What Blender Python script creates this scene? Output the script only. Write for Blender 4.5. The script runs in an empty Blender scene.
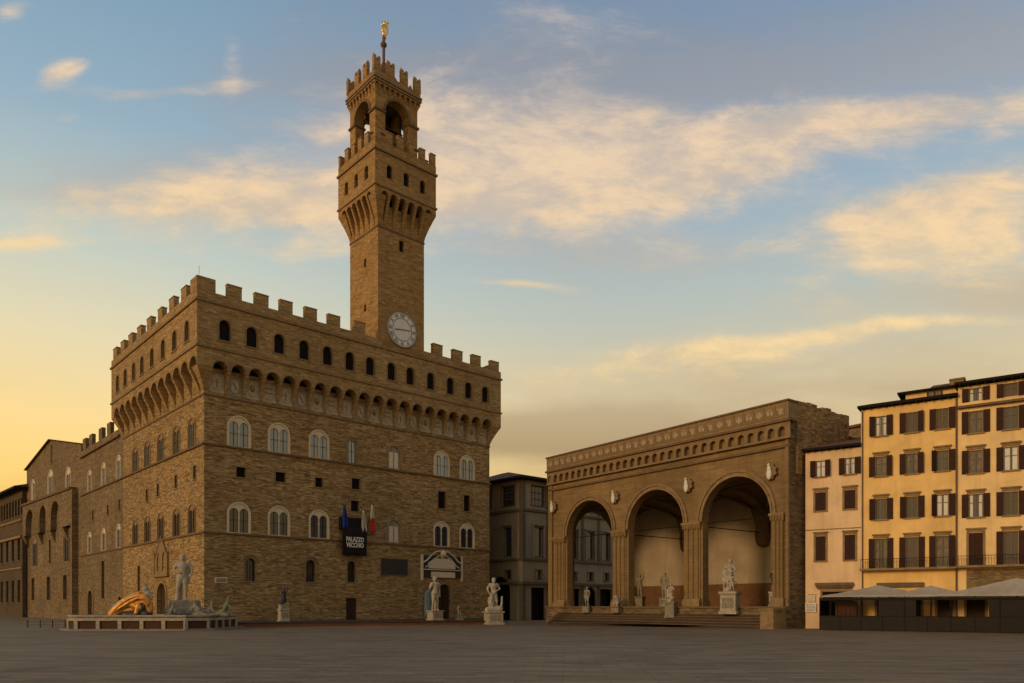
import bpy, bmesh, math, random
from mathutils import Vector, Matrix
from mathutils.geometry import delaunay_2d_cdt
random.seed(7)
C = bpy.context.scene
COL = C.collection
PI = math.pi
R = math.radians

# ------------------------------------------------------------------ camera
CAMZ = 2.4; FPX = 756.0; HY = 606.0
cd = bpy.data.cameras.new('camera'); cam = bpy.data.objects.new('camera', cd); COL.objects.link(cam)
cam.location = (0, 0, CAMZ); cam.rotation_euler = (R(90), 0, 0)
cd.sensor_width = 36; cd.lens = 36 * FPX / 1024
cd.shift_y = (HY - 341.5) / 1024
cd.clip_end = 6000
C.camera = cam

# ------------------------------------------------------------------ colour management
C.view_settings.view_transform = 'Standard'; C.view_settings.look = 'None'
C.view_settings.exposure = 0.08; C.view_settings.gamma = 1
C.view_settings.use_curve_mapping = False

def lin(c):
    return tuple(((v/255)/12.92 if v/255 <= .04045 else ((v/255+.055)/1.055)**2.4) for v in c) + (1,)

# ------------------------------------------------------------------ sun
SUN_DIR = Vector((-0.74, -0.63, 0.25)).normalized()      # from the scene towards the sun
sd = bpy.data.lights.new('sun', 'SUN'); so = bpy.data.objects.new('sun', sd); COL.objects.link(so)
sd.energy = 1.22; sd.angle = R(12); sd.color = (1.0, 0.67, 0.38)
so.rotation_euler = (-SUN_DIR).to_track_quat('-Z', 'Y').to_euler()
so.location = (-60, -40, 60)

# ------------------------------------------------------------------ world
W = bpy.data.worlds.new('World'); C.world = W; W.use_nodes = True
nt = W.node_tree; N = nt.nodes; L = nt.links; N.clear()
def nn(t, **k):
    n = N.new(t)
    for a, b in k.items(): setattr(n, a, b)
    return n
def sock(n, i, v):
    if isinstance(v, bpy.types.NodeSocket): L.new(v, n.inputs[i])
    else: n.inputs[i].default_value = v
def M(op, a, b=0.0, c=0.0, clamp=False):
    n = nn('ShaderNodeMath', operation=op, use_clamp=clamp)
    sock(n, 0, a); sock(n, 1, b); sock(n, 2, c)
    return n.outputs[0]
def mixc(f, a, b):
    n = nn('ShaderNodeMix', data_type='RGBA'); sock(n, 0, f); sock(n, 6, a); sock(n, 7, b)
    return n.outputs[2]
def sstep(x, a, b):
    n = nn('ShaderNodeMapRange', interpolation_type='SMOOTHSTEP', clamp=True)
    sock(n, 0, x); n.inputs[1].default_value = a; n.inputs[2].default_value = b
    return n.outputs[0]
def ramp(x, stops):
    n = nn('ShaderNodeValToRGB'); sock(n, 0, x); cr = n.color_ramp; cr.interpolation = 'LINEAR'
    while len(cr.elements) < len(stops): cr.elements.new(0.5)
    for e, (p, c) in zip(cr.elements, stops): e.position = p; e.color = lin(c)
    return n.outputs[0]
tc = nn('ShaderNodeTexCoord')
sx = nn('ShaderNodeSeparateXYZ'); L.new(tc.outputs['Generated'], sx.inputs[0])
dx, dy, dz = sx.outputs
yc = M('MAXIMUM', M('ABSOLUTE', dy), 0.2)
U = M('DIVIDE', dx, yc); V = M('DIVIDE', dz, yc)
left = ramp(dz, [(0.0, (240,180,84)), (0.13, (252,208,112)), (0.21, (248,214,142)), (0.30, (226,212,172)), (0.39, (192,200,188)), (0.50, (146,172,188)), (0.62, (120,152,176)), (0.8, (98,132,160))])
right = ramp(dz, [(0.0, (190,152,92)), (0.13, (206,170,110)), (0.2, (216,190,138)), (0.27, (212,196,158)), (0.36, (180,187,178)), (0.46, (152,172,186)), (0.58, (126,148,172)), (0.75, (104,124,150))])
base = mixc(sstep(U, -0.55, 0.2), left, right)
# cloud coordinates: directions, flattened towards the horizon
cv = nn('ShaderNodeCombineXYZ'); sock(cv, 0, M('MULTIPLY', U, 1.7)); sock(cv, 1, M('MULTIPLY', V, 4.3)); sock(cv, 2, 0.37)
rot = nn('ShaderNodeVectorRotate', rotation_type='Z_AXIS'); L.new(cv.outputs[0], rot.inputs['Vector']); rot.inputs['Angle'].default_value = -0.30
def noise(vec, s, d, rough=.55, dist=0.0):
    n = nn('ShaderNodeTexNoise'); L.new(vec, n.inputs['Vector'])
    n.inputs['Scale'].default_value = s; n.inputs['Detail'].default_value = d; n.inputs['Roughness'].default_value = rough
    n.inputs['Distortion'].default_value = dist
    return n.outputs[0]
n1 = noise(rot.outputs[0], 2.6, 14, .66, .3)
n2 = noise(rot.outputs[0], 7.0, 10, .68, .2)
nw = noise(rot.outputs[0], 1.1, 3, .5)
cs = nn('ShaderNodeCombineXYZ'); sock(cs, 0, M('MULTIPLY', U, 1.1)); sock(cs, 1, M('MULTIPLY', V, 9.0)); sock(cs, 2, 2.1)
rot2 = nn('ShaderNodeVectorRotate', rotation_type='Z_AXIS'); L.new(cs.outputs[0], rot2.inputs['Vector']); rot2.inputs['Angle'].default_value = -0.5
n3 = noise(rot2.outputs[0], 1.7, 8, .55, .6)
def blob(px, py, hw, hh, tilt=0.0, k=1.0):
    u0 = (px-512)/756; v0 = (606-py)/756; a = hw/756; b = hh/756
    du = M('SUBTRACT', U, u0); dv = M('SUBTRACT', V, v0)
    dv = M('SUBTRACT', dv, M('MULTIPLY', du, tilt))
    dv = M('ADD', dv, M('MULTIPLY', M('SUBTRACT', nw, 0.5), 0.10))
    q = M('ADD', M('POWER', M('DIVIDE', du, a), 2.0), M('POWER', M('DIVIDE', dv, b), 2.0))
    return M('MULTIPLY', M('EXPONENT', M('MULTIPLY', q, -1.0)), k)
def total(bl):
    t = bl[0]
    for b in bl[1:]: t = M('ADD', t, b)
    return t
warm_w = total([blob(600,180,210,58,.06,1.1), blob(860,112,290,30,.06,1.3), blob(480,130,110,100,.1,.85), blob(700,165,160,28,.12,.6), blob(235,208,210,38,.06,1.15), blob(330,165,100,60,0,.7),
                blob(58,80,26,13,.3,1.15), blob(78,72,16,8,.3,.4), blob(165,92,90,9,.05,.85), blob(115,104,30,8,.3,.35), blob(231,72,12,36,0,.45), blob(940,240,150,48,.04,1.5), blob(1000,180,90,30,.3,.8), blob(800,336,150,10,.06,1.0), blob(720,352,90,7,.0,.6), blob(940,326,90,6,.03,.4), blob(700,355,120,12,.03,.6), blob(520,284,44,5,0,.9),
                blob(22,244,46,8,0,.85), blob(8,14,24,12,.2,.95), blob(68,124,20,9,0,.75), blob(620,370,160,14,0,.6), blob(290,255,120,12,0,.5), blob(560,20,120,26,0,.6)])
grey_w = total([blob(800,70,380,62,.03,1.0), blob(930,30,260,60,0,.5), blob(540,70,170,70,0,.9), blob(600,250,160,34,0,.8), blob(560,420,150,22,0,2.2), blob(780,380,280,44,0,.9), blob(1010,290,150,28,0,1.2), blob(170,190,190,46,0,.8), blob(400,100,130,70,0,.7), blob(230,90,120,50,0,.4), blob(60,500,110,14,0,.8)])
nA = M('ADD', M('MULTIPLY', n1, .95), M('ADD', M('MULTIPLY', n3, .15), M('MULTIPLY', n2, .35)))
wm = sstep(M('ADD', M('MULTIPLY', warm_w, 0.50), nA), 0.84, 1.44)
gm = sstep(M('ADD', M('MULTIPLY', grey_w, 0.45), M('ADD', M('MULTIPLY', n1, .7), M('MULTIPLY', n3, .55))), 0.62, 1.30)
gcol = ramp(dz, [(0.13, (160,130,86)), (0.19, (166,140,98)), (0.27, (192,172,136)), (0.38, (190,180,162)), (0.5, (160,160,164)), (0.64, (124,136,152))])
wcol = ramp(dz, [(0.15, (240,202,132)), (0.3, (248,214,154)), (0.42, (246,210,160)), (0.6, (226,202,178))])
wshade = mixc(sstep(M('ADD', M('MULTIPLY', n1, .6), M('MULTIPLY', n2, .4)), .40, .60), mixc(0.6, wcol, gcol), wcol)
c1 = mixc(M('MULTIPLY', gm, .9), base, gcol)
c2 = mixc(M('MULTIPLY', wm, .92), c1, wshade)
ns = nn('ShaderNodeTexSky'); ns.sky_type = 'NISHITA'; ns.sun_disc = False
ns.sun_elevation = math.asin(SUN_DIR.z); ns.sun_rotation = math.atan2(SUN_DIR.x, SUN_DIR.y)
bg1 = nn('ShaderNodeBackground'); L.new(ns.outputs[0], bg1.inputs[0]); bg1.inputs[1].default_value = 0.05
bg2 = nn('ShaderNodeBackground'); L.new(c2, bg2.inputs[0]); bg2.inputs[1].default_value = 1.08
mx = nn('ShaderNodeMixShader'); mx.inputs[0].default_value = 0.92
L.new(bg1.outputs[0], mx.inputs[1]); L.new(bg2.outputs[0], mx.inputs[2])
wo = nn('ShaderNodeOutputWorld'); L.new(mx.outputs[0], wo.inputs[0])

# ------------------------------------------------------------------ materials
class NT:
    def __init__(s, m):
        s.m = m; m.use_nodes = True; s.t = m.node_tree; s.N = s.t.nodes; s.L = s.t.links
        s.b = s.N['Principled BSDF']
        s.uv = s.N.new('ShaderNodeTexCoord')
    def new(s, t, **k):
        n = s.N.new(t)
        for a, b in k.items(): setattr(n, a, b)
        return n
    def put(s, sk, v):
        if isinstance(v, bpy.types.NodeSocket): s.L.new(v, sk)
        else: sk.default_value = v
    def noise(s, vec, sc, det=4, rough=.55):
        n = s.new('ShaderNodeTexNoise'); s.L.new(vec, n.inputs['Vector'])
        n.inputs['Scale'].default_value = sc; n.inputs['Detail'].default_value = det; n.inputs['Roughness'].default_value = rough
        return n.outputs[0]
    def math(s, op, a, b=0.0, c=0.0):
        n = s.new('ShaderNodeMath', operation=op); s.put(n.inputs[0], a); s.put(n.inputs[1], b); s.put(n.inputs[2], c); return n.outputs[0]
    def mix(s, f, a, b, mode='MIX'):
        n = s.new('ShaderNodeMix', data_type='RGBA', blend_type=mode); s.put(n.inputs[0], f); s.put(n.inputs[6], a); s.put(n.inputs[7], b); return n.outputs[2]
    def range(s, x, a, b, c=0.0, d=1.0):
        n = s.new('ShaderNodeMapRange', clamp=True); s.put(n.inputs[0], x)
        for i, v in enumerate((a, b, c, d)): n.inputs[i+1].default_value = v
        return n.outputs[0]
    def mapping(s, vec, sc, rz=0, loc=(0,0,0)):
        n = s.new('ShaderNodeMapping'); s.L.new(vec, n.inputs[0]); n.inputs[3].default_value = sc; n.inputs[2].default_value = (0,0,rz); n.inputs[1].default_value = loc
        return n.outputs[0]
    def bump(s, h, st, dist):
        n = s.new('ShaderNodeBump'); s.L.new(h, n.inputs['Height']); n.inputs['Strength'].default_value = st; n.inputs['Distance'].default_value = dist
        s.L.new(n.outputs[0], s.b.inputs['Normal'])
    def out(s, col, rough=.85, metal=0):
        s.put(s.b.inputs['Base Color'], col); s.put(s.b.inputs['Roughness'], rough); s.b.inputs['Metallic'].default_value = metal
        return s.m
def A(c): return (c[0], c[1], c[2], 1)
def sc3(c, k): return (c[0]*k, c[1]*k, c[2]*k, 1)

def plain(name, c, rough=.7, var=.25, scale=2.0, metal=0, bump=.15, rnd=.12):
    t = NT(bpy.data.materials.new(name)); o = t.uv.outputs['Object']; t.b.inputs['Specular IOR Level'].default_value = .18
    n = t.noise(o, scale, 5); n2 = t.noise(o, scale*6, 4)
    oi = t.new('ShaderNodeObjectInfo')
    k = t.math('ADD', t.math('MULTIPLY', n, .7), t.math('MULTIPLY', n2, .3))
    col = t.mix(t.range(k, .3, .7), sc3(c, 1-var), sc3(c, 1+var))
    col = t.mix(t.math('MULTIPLY', oi.outputs['Random'], rnd*2), col, sc3(c, .6))
    if bump: t.bump(n2, bump, .03)
    return t.out(col, rough, metal)

def ashlar(name, c1, c2, mort, bw=.62, bh=.27, pale=.05, bump=.5, palec=(.62,.5,.33), stain=.35, vary=.8):
    t = NT(bpy.data.materials.new(name)); uv = t.uv.outputs['UV']
    wob = t.new('ShaderNodeVectorMath', operation='MULTIPLY_ADD')
    nz = t.new('ShaderNodeTexNoise'); t.L.new(uv, nz.inputs['Vector']); nz.inputs['Scale'].default_value = .9; nz.inputs['Detail'].default_value = 3
    t.L.new(nz.outputs['Color'], wob.inputs[0]); wob.inputs[1].default_value = (.22, .08, 0); t.L.new(uv, wob.inputs[2])
    v = wob.outputs[0]
    br = t.new('ShaderNodeTexBrick'); t.L.new(v, br.inputs['Vector'])
    br.inputs['Scale'].default_value = 1; br.inputs['Brick Width'].default_value = bw; br.inputs['Row Height'].default_value = bh
    br.inputs['Mortar Size'].default_value = .022; br.inputs['Mortar Smooth'].default_value = .5; br.inputs['Bias'].default_value = 0
    br.inputs['Color1'].default_value = A(c1); br.inputs['Color2'].default_value = A(c2); br.inputs['Mortar'].default_value = A(mort)
    t.b.inputs['Specular IOR Level'].default_value = .15
    vo = t.new('ShaderNodeTexVoronoi'); t.L.new(t.mapping(v, (.75/bw, 1.55/bh, 1)), vo.inputs['Vector']); vo.inputs['Scale'].default_value = 1; vo.inputs['Randomness'].default_value = .7
    sp = t.new('ShaderNodeSeparateColor'); t.L.new(vo.outputs['Color'], sp.inputs[0])
    col = t.mix(t.range(sp.outputs[0], 0, 1, 0, vary), br.outputs[0], sc3(c1, .38)); col = t.mix(t.range(sp.outputs[2], .5, 1, 0, vary*.9), col, sc3(c2, 1.5))
    col = t.mix(t.range(sp.outputs[1], 1-pale, 1-pale+.01, 0, .75), col, A(palec))
    st = t.noise(t.mapping(uv, (.5, 2.2, 1)), .8, 5, .65)
    col = t.mix(t.range(st, .42, .70, 0, .55), col, sc3(c2, 1.35))
    big = t.noise(uv, .09, 5, .6)
    col = t.mix(t.range(big, .35, .7, 0, stain), col, sc3(c1, .45))
    drip = t.noise(t.mapping(uv, (.9, .05, 1)), 1.0, 4, .6)
    col = t.mix(t.range(drip, .52, .75, 0, stain*.8), col, sc3(c1, .4))
    h = t.math('ADD', t.math('MULTIPLY', br.outputs['Fac'], -1.0), t.math('ADD', sp.outputs[2], t.noise(uv, 9, 4)))
    t.bump(h, bump, .07)
    return t.out(col, .92)

def stucco(name, c, stain=.3, tone=.1):
    t = NT(bpy.data.materials.new(name)); uv = t.uv.outputs['UV']
    a = t.noise(uv, .35, 6, .62); d = t.noise(t.mapping(uv, (1.3, .12, 1)), 1, 5, .6); f = t.noise(uv, 14, 3)
    col = t.mix(t.range(a, .3, .7), sc3(c, 1-tone*1.6), sc3(c, 1+tone))
    col = t.mix(t.range(d, .5, .78, 0, stain), col, (c[0]*.5, c[1]*.45, c[2]*.42, 1))
    p = t.noise(uv, 1.1, 6, .7)
    col = t.mix(t.range(p, .62, .70, 0, stain*.6), col, (c[0]*.8, c[1]*.82, c[2]*.95, 1))
    t.bump(t.math('ADD', f, t.math('MULTIPLY', p, 2)), .25, .03)
    return t.out(col, .9)

MT = {}
MT['stone'] = ashlar('rough_ashlar', (.33,.20,.080), (.46,.29,.120), (.12,.07,.03), bw=.50, bh=.20, pale=.075, vary=.85, palec=(.60,.47,.29), bump=.8)
MT['stone_gal'] = ashlar('gallery_masonry', (.34,.21,.086), (.45,.285,.12), (.17,.10,.045), bw=.45, bh=.2, pale=.03, stain=.35, vary=.6, palec=(.55,.43,.26))
MT['stone_tower'] = ashlar('tower_masonry', (.35,.20,.075), (.44,.265,.10), (.18,.10,.042), bw=.5, bh=.24, pale=.012, stain=.3, vary=.55)
MT['stone_old'] = ashlar('weathered_masonry', (.21,.14,.07), (.29,.20,.10), (.10,.065,.034), bw=.5, bh=.24, pale=.03, stain=.55, vary=.65, palec=(.42,.33,.2))
MT['stone_far'] = ashlar('dark_masonry', (.11,.075,.042), (.15,.10,.055), (.06,.04,.024), bw=.5, bh=.24, pale=.0, stain=.5, vary=.5)  # darkest masonry tone, for the far left house
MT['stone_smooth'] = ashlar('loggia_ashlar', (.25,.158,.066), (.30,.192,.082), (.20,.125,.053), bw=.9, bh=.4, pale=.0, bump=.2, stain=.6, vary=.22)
MT['stone_trim'] = plain('dressed_sandstone', (.27,.175,.082), .85, .35, 1.5)
MT['stone_dark'] = plain('dark_sandstone', (.17,.11,.06), .9, .3, 1.5)
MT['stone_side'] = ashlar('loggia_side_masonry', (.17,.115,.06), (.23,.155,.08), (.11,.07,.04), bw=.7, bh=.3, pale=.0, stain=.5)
MT['pale_frame'] = plain('pale_window_stone', (.66,.54,.37), .8, .2, 3)
MT['marble'] = plain('weathered_marble', (.40,.335,.24), .75, .4, 2.5, bump=.4)
MT['shield_stone'] = plain('shield_stone', (.40,.32,.22), .85, .35, 2.0)
MT['marble_grey'] = plain('grey_marble', (.26,.215,.15), .75, .4, 3, bump=.4)
MT['bronze'] = plain('dark_bronze', (.05,.045,.06), .45, .3, 4, metal=.6)
MT['bronze_brown'] = plain('brown_bronze', (.16,.09,.05), .5, .3, 4, metal=.4)
MT['gilt'] = plain('orange_gilded_bronze', (.66,.31,.075), .4, .45, 1.6, metal=.35)
MT['gold'] = plain('gold_leaf', (1.0,.62,.18), .3, .1, 4, metal=.8)
MT['green_bronze'] = plain('green_patina_bronze', (.17,.17,.11), .7, .35, 4, metal=.2)
MT['plaster'] = stucco('loggia_plaster', (.43,.335,.215), .4)
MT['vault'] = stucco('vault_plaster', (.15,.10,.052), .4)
MT['dado'] = plain('brown_dado', (.17,.085,.035), .8, .3, 1)
MT['museum'] = stucco('grey_museum_stucco', (.285,.22,.14), .6)
MT['museum_trim'] = plain('grey_pietra_trim', (.13,.10,.07), .85, .25, 2)
MT['pink'] = stucco('peach_stucco', (.80,.54,.29), .45, .12)
MT['yellow'] = stucco('yellow_stucco', (.88,.555,.19), .45, .12)
MT['yellow2'] = stucco('pale_yellow_stucco', (.88,.59,.25), .45, .12)
MT['shutter'] = plain('dark_brown_shutter', (.052,.024,.014), .8, .3, 3)
MT['door'] = plain('dark_door_wood', (.05,.025,.012), .65, .3, 3)
MT['woodframe'] = plain('painted_window_frame', (.20,.145,.10), .7, .15, 3)
MT['curtain'] = plain('window_curtain', (.24,.19,.13), .9, .6, 1.5, rnd=.9)
MT['black'] = plain('dark_opening', (.012,.009,.007), .9, .3, 2, bump=0)
MT['iron'] = plain('dark_iron', (.016,.011,.008), .8, .2, 3)
MT['slate'] = plain('dark_slate_panel', (.045,.045,.04), .5, .2, 2)
MT['canvas'] = plain('beige_canvas', (.40,.335,.25), .9, .2, 1.2)
MT['screen'] = plain('brown_screen_panel', (.018,.0115,.006), .6, .3, 2)
MT['red_door'] = plain('red_brown_panel', (.075,.03,.015), .7, .3, 2)
MT['white'] = plain('white_paint', (.72,.68,.58), .6, .1, 3)
MT['clock'] = plain('clock_face_white', (.72,.68,.62), .6, .14, 1.5)
MT['clock_dark'] = plain('clock_marking', (.20,.18,.16), .6, .2, 3)
MT['black_cloth'] = plain('black_banner_cloth', (.018,.013,.012), .85, .3, 3)
MT['blue'] = plain('blue_flag_cloth', (.02,.04,.24), .8, .2, 3)
MT['yellow_cloth'] = plain('yellow_cloth', (.5,.3,.04), .8, .2, 3)
MT['white_cloth'] = plain('white_flag_cloth', (.55,.48,.38), .85, .25, 3)
MT['red'] = plain('red_flag_cloth', (.52,.05,.035), .8, .15, 3)
MT['tarp'] = plain('blue_tarpaulin', (.09,.125,.155), .6, .25, 2)
MT['brickred'] = plain('reddish_stone_riser', (.20,.085,.04), .9, .3, .6)
MT['step'] = plain('dark_step_stone', (.075,.052,.033), .85, .3, .8)

def tiles(name, c):
    t = NT(bpy.data.materials.new(name)); uv = t.uv.outputs['Object']
    w = t.new('ShaderNodeTexWave'); t.L.new(uv, w.inputs['Vector']); w.inputs['Scale'].default_value = 1.4; w.inputs['Distortion'].default_value = .6
    n = t.noise(uv, 2.5, 5)
    col = t.mix(t.range(n, .3, .7), sc3(c, .55), sc3(c, 1.3))
    col = t.mix(t.range(w.outputs[1], 0, .4, .5, 0), col, sc3(c, .3))
    t.bump(w.outputs[1], .6, .08)
    return t.out(col, .9)
MT['tiles'] = tiles('clay_roof_tiles', (.20,.085,.04))

def glass(name, c=(.02,.02,.022), rough=.08):
    t = NT(bpy.data.materials.new(name)); o = t.uv.outputs['Object']
    n = t.noise(o, 1.2, 3); oi = t.new('ShaderNodeObjectInfo')
    col = t.mix(oi.outputs['Random'], A(c), sc3(c, 3))
    t.bump(n, .06, .05)
    t.b.inputs['Specular IOR Level'].default_value = .8
    return t.out(col, rough)
MT['glass'] = glass('window_glass')
MT['glass_sky'] = glass('sky_tinted_window_glass', (.075,.10,.115), .14)  # bluish sky reflection put into the base colour of the panes
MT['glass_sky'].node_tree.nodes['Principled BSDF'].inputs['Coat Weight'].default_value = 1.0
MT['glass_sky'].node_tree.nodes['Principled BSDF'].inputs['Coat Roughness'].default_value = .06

def ground_mat():
    t = NT(bpy.data.materials.new('stone_slab_paving')); o = t.uv.outputs['Object']
    v = t.mapping(o, (1, 1, 1), R(4)); t.b.inputs['Specular IOR Level'].default_value = .28
    nz = t.new('ShaderNodeTexNoise'); t.L.new(o, nz.inputs['Vector']); nz.inputs['Scale'].default_value = .8
    wob = t.new('ShaderNodeVectorMath', operation='MULTIPLY_ADD'); t.L.new(nz.outputs['Color'], wob.inputs[0]); wob.inputs[1].default_value = (.12,.12,0); t.L.new(v, wob.inputs[2])
    br = t.new('ShaderNodeTexBrick'); t.L.new(wob.outputs[0], br.inputs['Vector']); br.inputs['Scale'].default_value = 1
    br.inputs['Brick Width'].default_value = 1.5; br.inputs['Row Height'].default_value = .55; br.inputs['Mortar Size'].default_value = .02; br.inputs['Mortar Smooth'].default_value = .2
    br.inputs['Color1'].default_value = (.165,.108,.058,1); br.inputs['Color2'].default_value = (.285,.19,.104,1); br.inputs['Mortar'].default_value = (.085,.055,.03,1)
    a = t.noise(o, .06, 5, .6); b = t.noise(t.mapping(o, (.16, 1.1, 1)), .8, 7, .7); c = t.noise(o, 5, 4); pz = t.noise(t.mapping(o, (.5, 1.0, 1), 0, (31,7,0)), .35, 6, .7)
    col = t.mix(t.range(a, .38, .62, 0, .5), br.outputs[0], (.30,.20,.11,1))
    col = t.mix(t.range(b, .45, .72, 0, .55), col, (.085,.056,.034,1))
    col = t.mix(t.range(c, .4, .75, 0, .3), col, (.10,.067,.042,1))
    col = t.mix(t.range(pz, .55, .66, 0, .5), col, (.075,.05,.032,1))
    h = t.math('ADD', t.math('MULTIPLY', br.outputs['Fac'], -1.2), t.math('ADD', t.math('MULTIPLY', b, 2.0), c))
    t.bump(h, .5, .03)
    return t.out(col, t.range(b, .3, .7, .62, .85))
MT['ground'] = ground_mat()

# ------------------------------------------------------------------ mesh builder
class MB:
    def __init__(s): s.v = []; s.f = []
    def add(s, vs, fs):
        o = len(s.v); s.v += [tuple(p) for p in vs]; s.f += [tuple(i+o for i in f) for f in fs]; return s
    def box(s, x0, x1, y0, y1, z0, z1):
        vs = [(x,y,z) for z in (z0,z1) for y in (y0,y1) for x in (x0,x1)]
        return s.add(vs, [(0,2,3,1),(4,5,7,6),(0,1,5,4),(2,6,7,3),(0,4,6,2),(1,3,7,5)])
    def taper(s, x0,x1,y0,y1,z0, X0,X1,Y0,Y1,z1):
        vs = [(x0,y0,z0),(x1,y0,z0),(x0,y1,z0),(x1,y1,z0),(X0,Y0,z1),(X1,Y0,z1),(X0,Y1,z1),(X1,Y1,z1)]
        return s.add(vs, [(0,2,3,1),(4,5,7,6),(0,1,5,4),(2,6,7,3),(0,4,6,2),(1,3,7,5)])
    def prism(s, pts, fn):                       # pts 2D polygon; fn(p, k) -> 3D, k = 0, 1
        n = len(pts); vs = [fn(p, 0) for p in pts] + [fn(p, 1) for p in pts]
        return s.add(vs, [tuple(range(n))[::-1], tuple(range(n, 2*n))] + [(i, (i+1)%n, (i+1)%n+n, i+n) for i in range(n)])
    def lathe(s, prof, cx=0, cy=0, n=14, z=0):
        vs = []; fs = []
        for r, h in prof:
            for i in range(n):
                a = 2*PI*i/n; vs.append((cx+r*math.cos(a), cy+r*math.sin(a), z+h))
        m = len(prof)
        for j in range(m-1):
            for i in range(n): fs.append((j*n+i, j*n+(i+1)%n, (j+1)*n+(i+1)%n, (j+1)*n+i))
        fs.append(tuple(range(n))[::-1]); fs.append(tuple(range((m-1)*n, m*n)))
        return s.add(vs, fs)
    def bar(s, a, b, r, n=6):
        a = Vector(a); b = Vector(b); d = (b-a).normalized()
        p = d.orthogonal().normalized(); q = d.cross(p)
        vs = [c + p*r*math.cos(2*PI*i/n) + q*r*math.sin(2*PI*i/n) for c in (a,b) for i in range(n)]
        return s.add(vs, [tuple(range(n))[::-1], tuple(range(n,2*n))] + [(i,(i+1)%n,(i+1)%n+n,i+n) for i in range(n)])
    def build(s, name, mat, parent=None, loc=(0,0,0), rz=0, smooth=False, bevel=0, fix=True):
        me = bpy.data.meshes.new(name); me.from_pydata(s.v, [], s.f)
        if fix:
            bm = bmesh.new(); bm.from_mesh(me); bmesh.ops.recalc_face_normals(bm, faces=bm.faces)
            bm.to_mesh(me); bm.free()
        me.materials.append(MT[mat] if isinstance(mat, str) else mat)
        uvl = me.uv_layers.new(name='uv')
        vc = me.vertices
        for p in me.polygons:
            n = p.normal
            if abs(n.z) > .75:
                for li in p.loop_indices:
                    c = vc[me.loops[li].vertex_index].co; uvl.data[li].uv = (c.x, c.y)
            else:
                t = Vector((-n.y, n.x, 0)).normalized()
                for li in p.loop_indices:
                    c = vc[me.loops[li].vertex_index].co; uvl.data[li].uv = (c.dot(t), c.z)
            p.use_smooth = smooth
        o = bpy.data.objects.new(name, me); COL.objects.link(o)
        o.location = loc; o.rotation_euler = (0,0,rz)
        if parent: o.parent = parent
        if bevel:
            b = o.modifiers.new('bevel', 'BEVEL'); b.width = bevel; b.segments = 2; b.limit_method = 'ANGLE'
        return o

def at_(px, Y): return ((px-512)/FPX*Y, Y)
def tag(o, label=None, cat=None, group=None, kind=None):
    if label: o['label'] = label
    if cat: o['category'] = cat
    if group: o['group'] = group
    if kind: o['kind'] = kind
    return o
def thing(name, label, cat, loc=(0,0,0), rz=0, group=None):
    o = bpy.data.objects.new(name, None); COL.objects.link(o); o.location = loc; o.rotation_euler = (0,0,rz)
    o.empty_display_size = .5
    return tag(o, label, cat, group)
def kids(o): return [c for c in COL.objects if c.parent == o]
def dup(o, parent=None, loc=None, rz=None):
    c = o.copy(); COL.objects.link(c)
    if parent: c.parent = parent
    if loc is not None: c.location = loc
    if rz is not None: c.rotation_euler = (0,0,rz)
    for k in kids(o): dup(k, c)
    return c

def arch_poly(cx, z0, w, h, n=14, pointed=False):       # round-headed opening: total height h
    r = w/2; zs = z0+h-r
    if pointed: zs = z0+h-w*.866
    pts = [(cx-r, z0), (cx+r, z0)]
    if pointed:
        for i in range(n//2+1):
            a = R(60)*i/(n//2); pts.append((cx-r+w*math.cos(a), zs+w*math.sin(a)))
        for i in range(1, n//2+1):
            a = R(120)+R(60)*i/(n//2); pts.append((cx+r+w*math.cos(a), zs+w*math.sin(a)))
        return pts
    for i in range(n+1):
        a = PI*i/n; pts.append((cx+r*math.cos(a), zs+r*math.sin(a)))
    return pts
def rect_poly(cx, z0, w, h): return [(cx-w/2,z0),(cx+w/2,z0),(cx+w/2,z0+h),(cx-w/2,z0+h)]
def inside(p, poly):
    x, y = p; c = False; j = len(poly)-1
    for i in range(len(poly)):
        xi, yi = poly[i]; xj, yj = poly[j]
        if (yi > y) != (yj > y) and x < (xj-xi)*(y-yi)/(yj-yi)+xi: c = not c
        j = i
    return c
def sheet(mb, outer, holes, y=0.0, depth=.4, back=False):
    """wall sheet in the x-z plane with openings and their reveals (inwards = +y)"""
    vs = []; es = []
    for poly in [outer]+holes:
        o = len(vs); n = len(poly); vs += [Vector(p) for p in poly]; es += [(o+i, o+(i+1)%n) for i in range(n)]
    V2, E2, F2, *_ = delaunay_2d_cdt(vs, es, [], 0, 1e-5)
    F2 = [f for f in F2 if inside(((sum(V2[i].x for i in f))/3, sum(V2[i].y for i in f)/3), outer) and not any(inside((sum(V2[i].x for i in f)/3, sum(V2[i].y for i in f)/3), h) for h in holes)]
    mb.add([(v.x, y, v.y) for v in V2], [tuple(f) for f in F2])
    if back: mb.add([(v.x, y+depth, v.y) for v in V2], [tuple(f) for f in F2])
    if depth:
        zmin = min(p[1] for p in outer); 
        for h in holes:
            n = len(h)
            for i in range(n):
                a, b = h[i], h[(i+1)%n]
                if a[1] <= zmin+1e-4 and b[1] <= zmin+1e-4: continue
                aa = (a[0], max(a[1], zmin)); bb = (b[0], max(b[1], zmin))
                mb.add([(aa[0],y,aa[1]),(bb[0],y,bb[1]),(bb[0],y+depth,bb[1]),(aa[0],y+depth,aa[1])], [(0,1,2,3)])
    return mb
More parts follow.
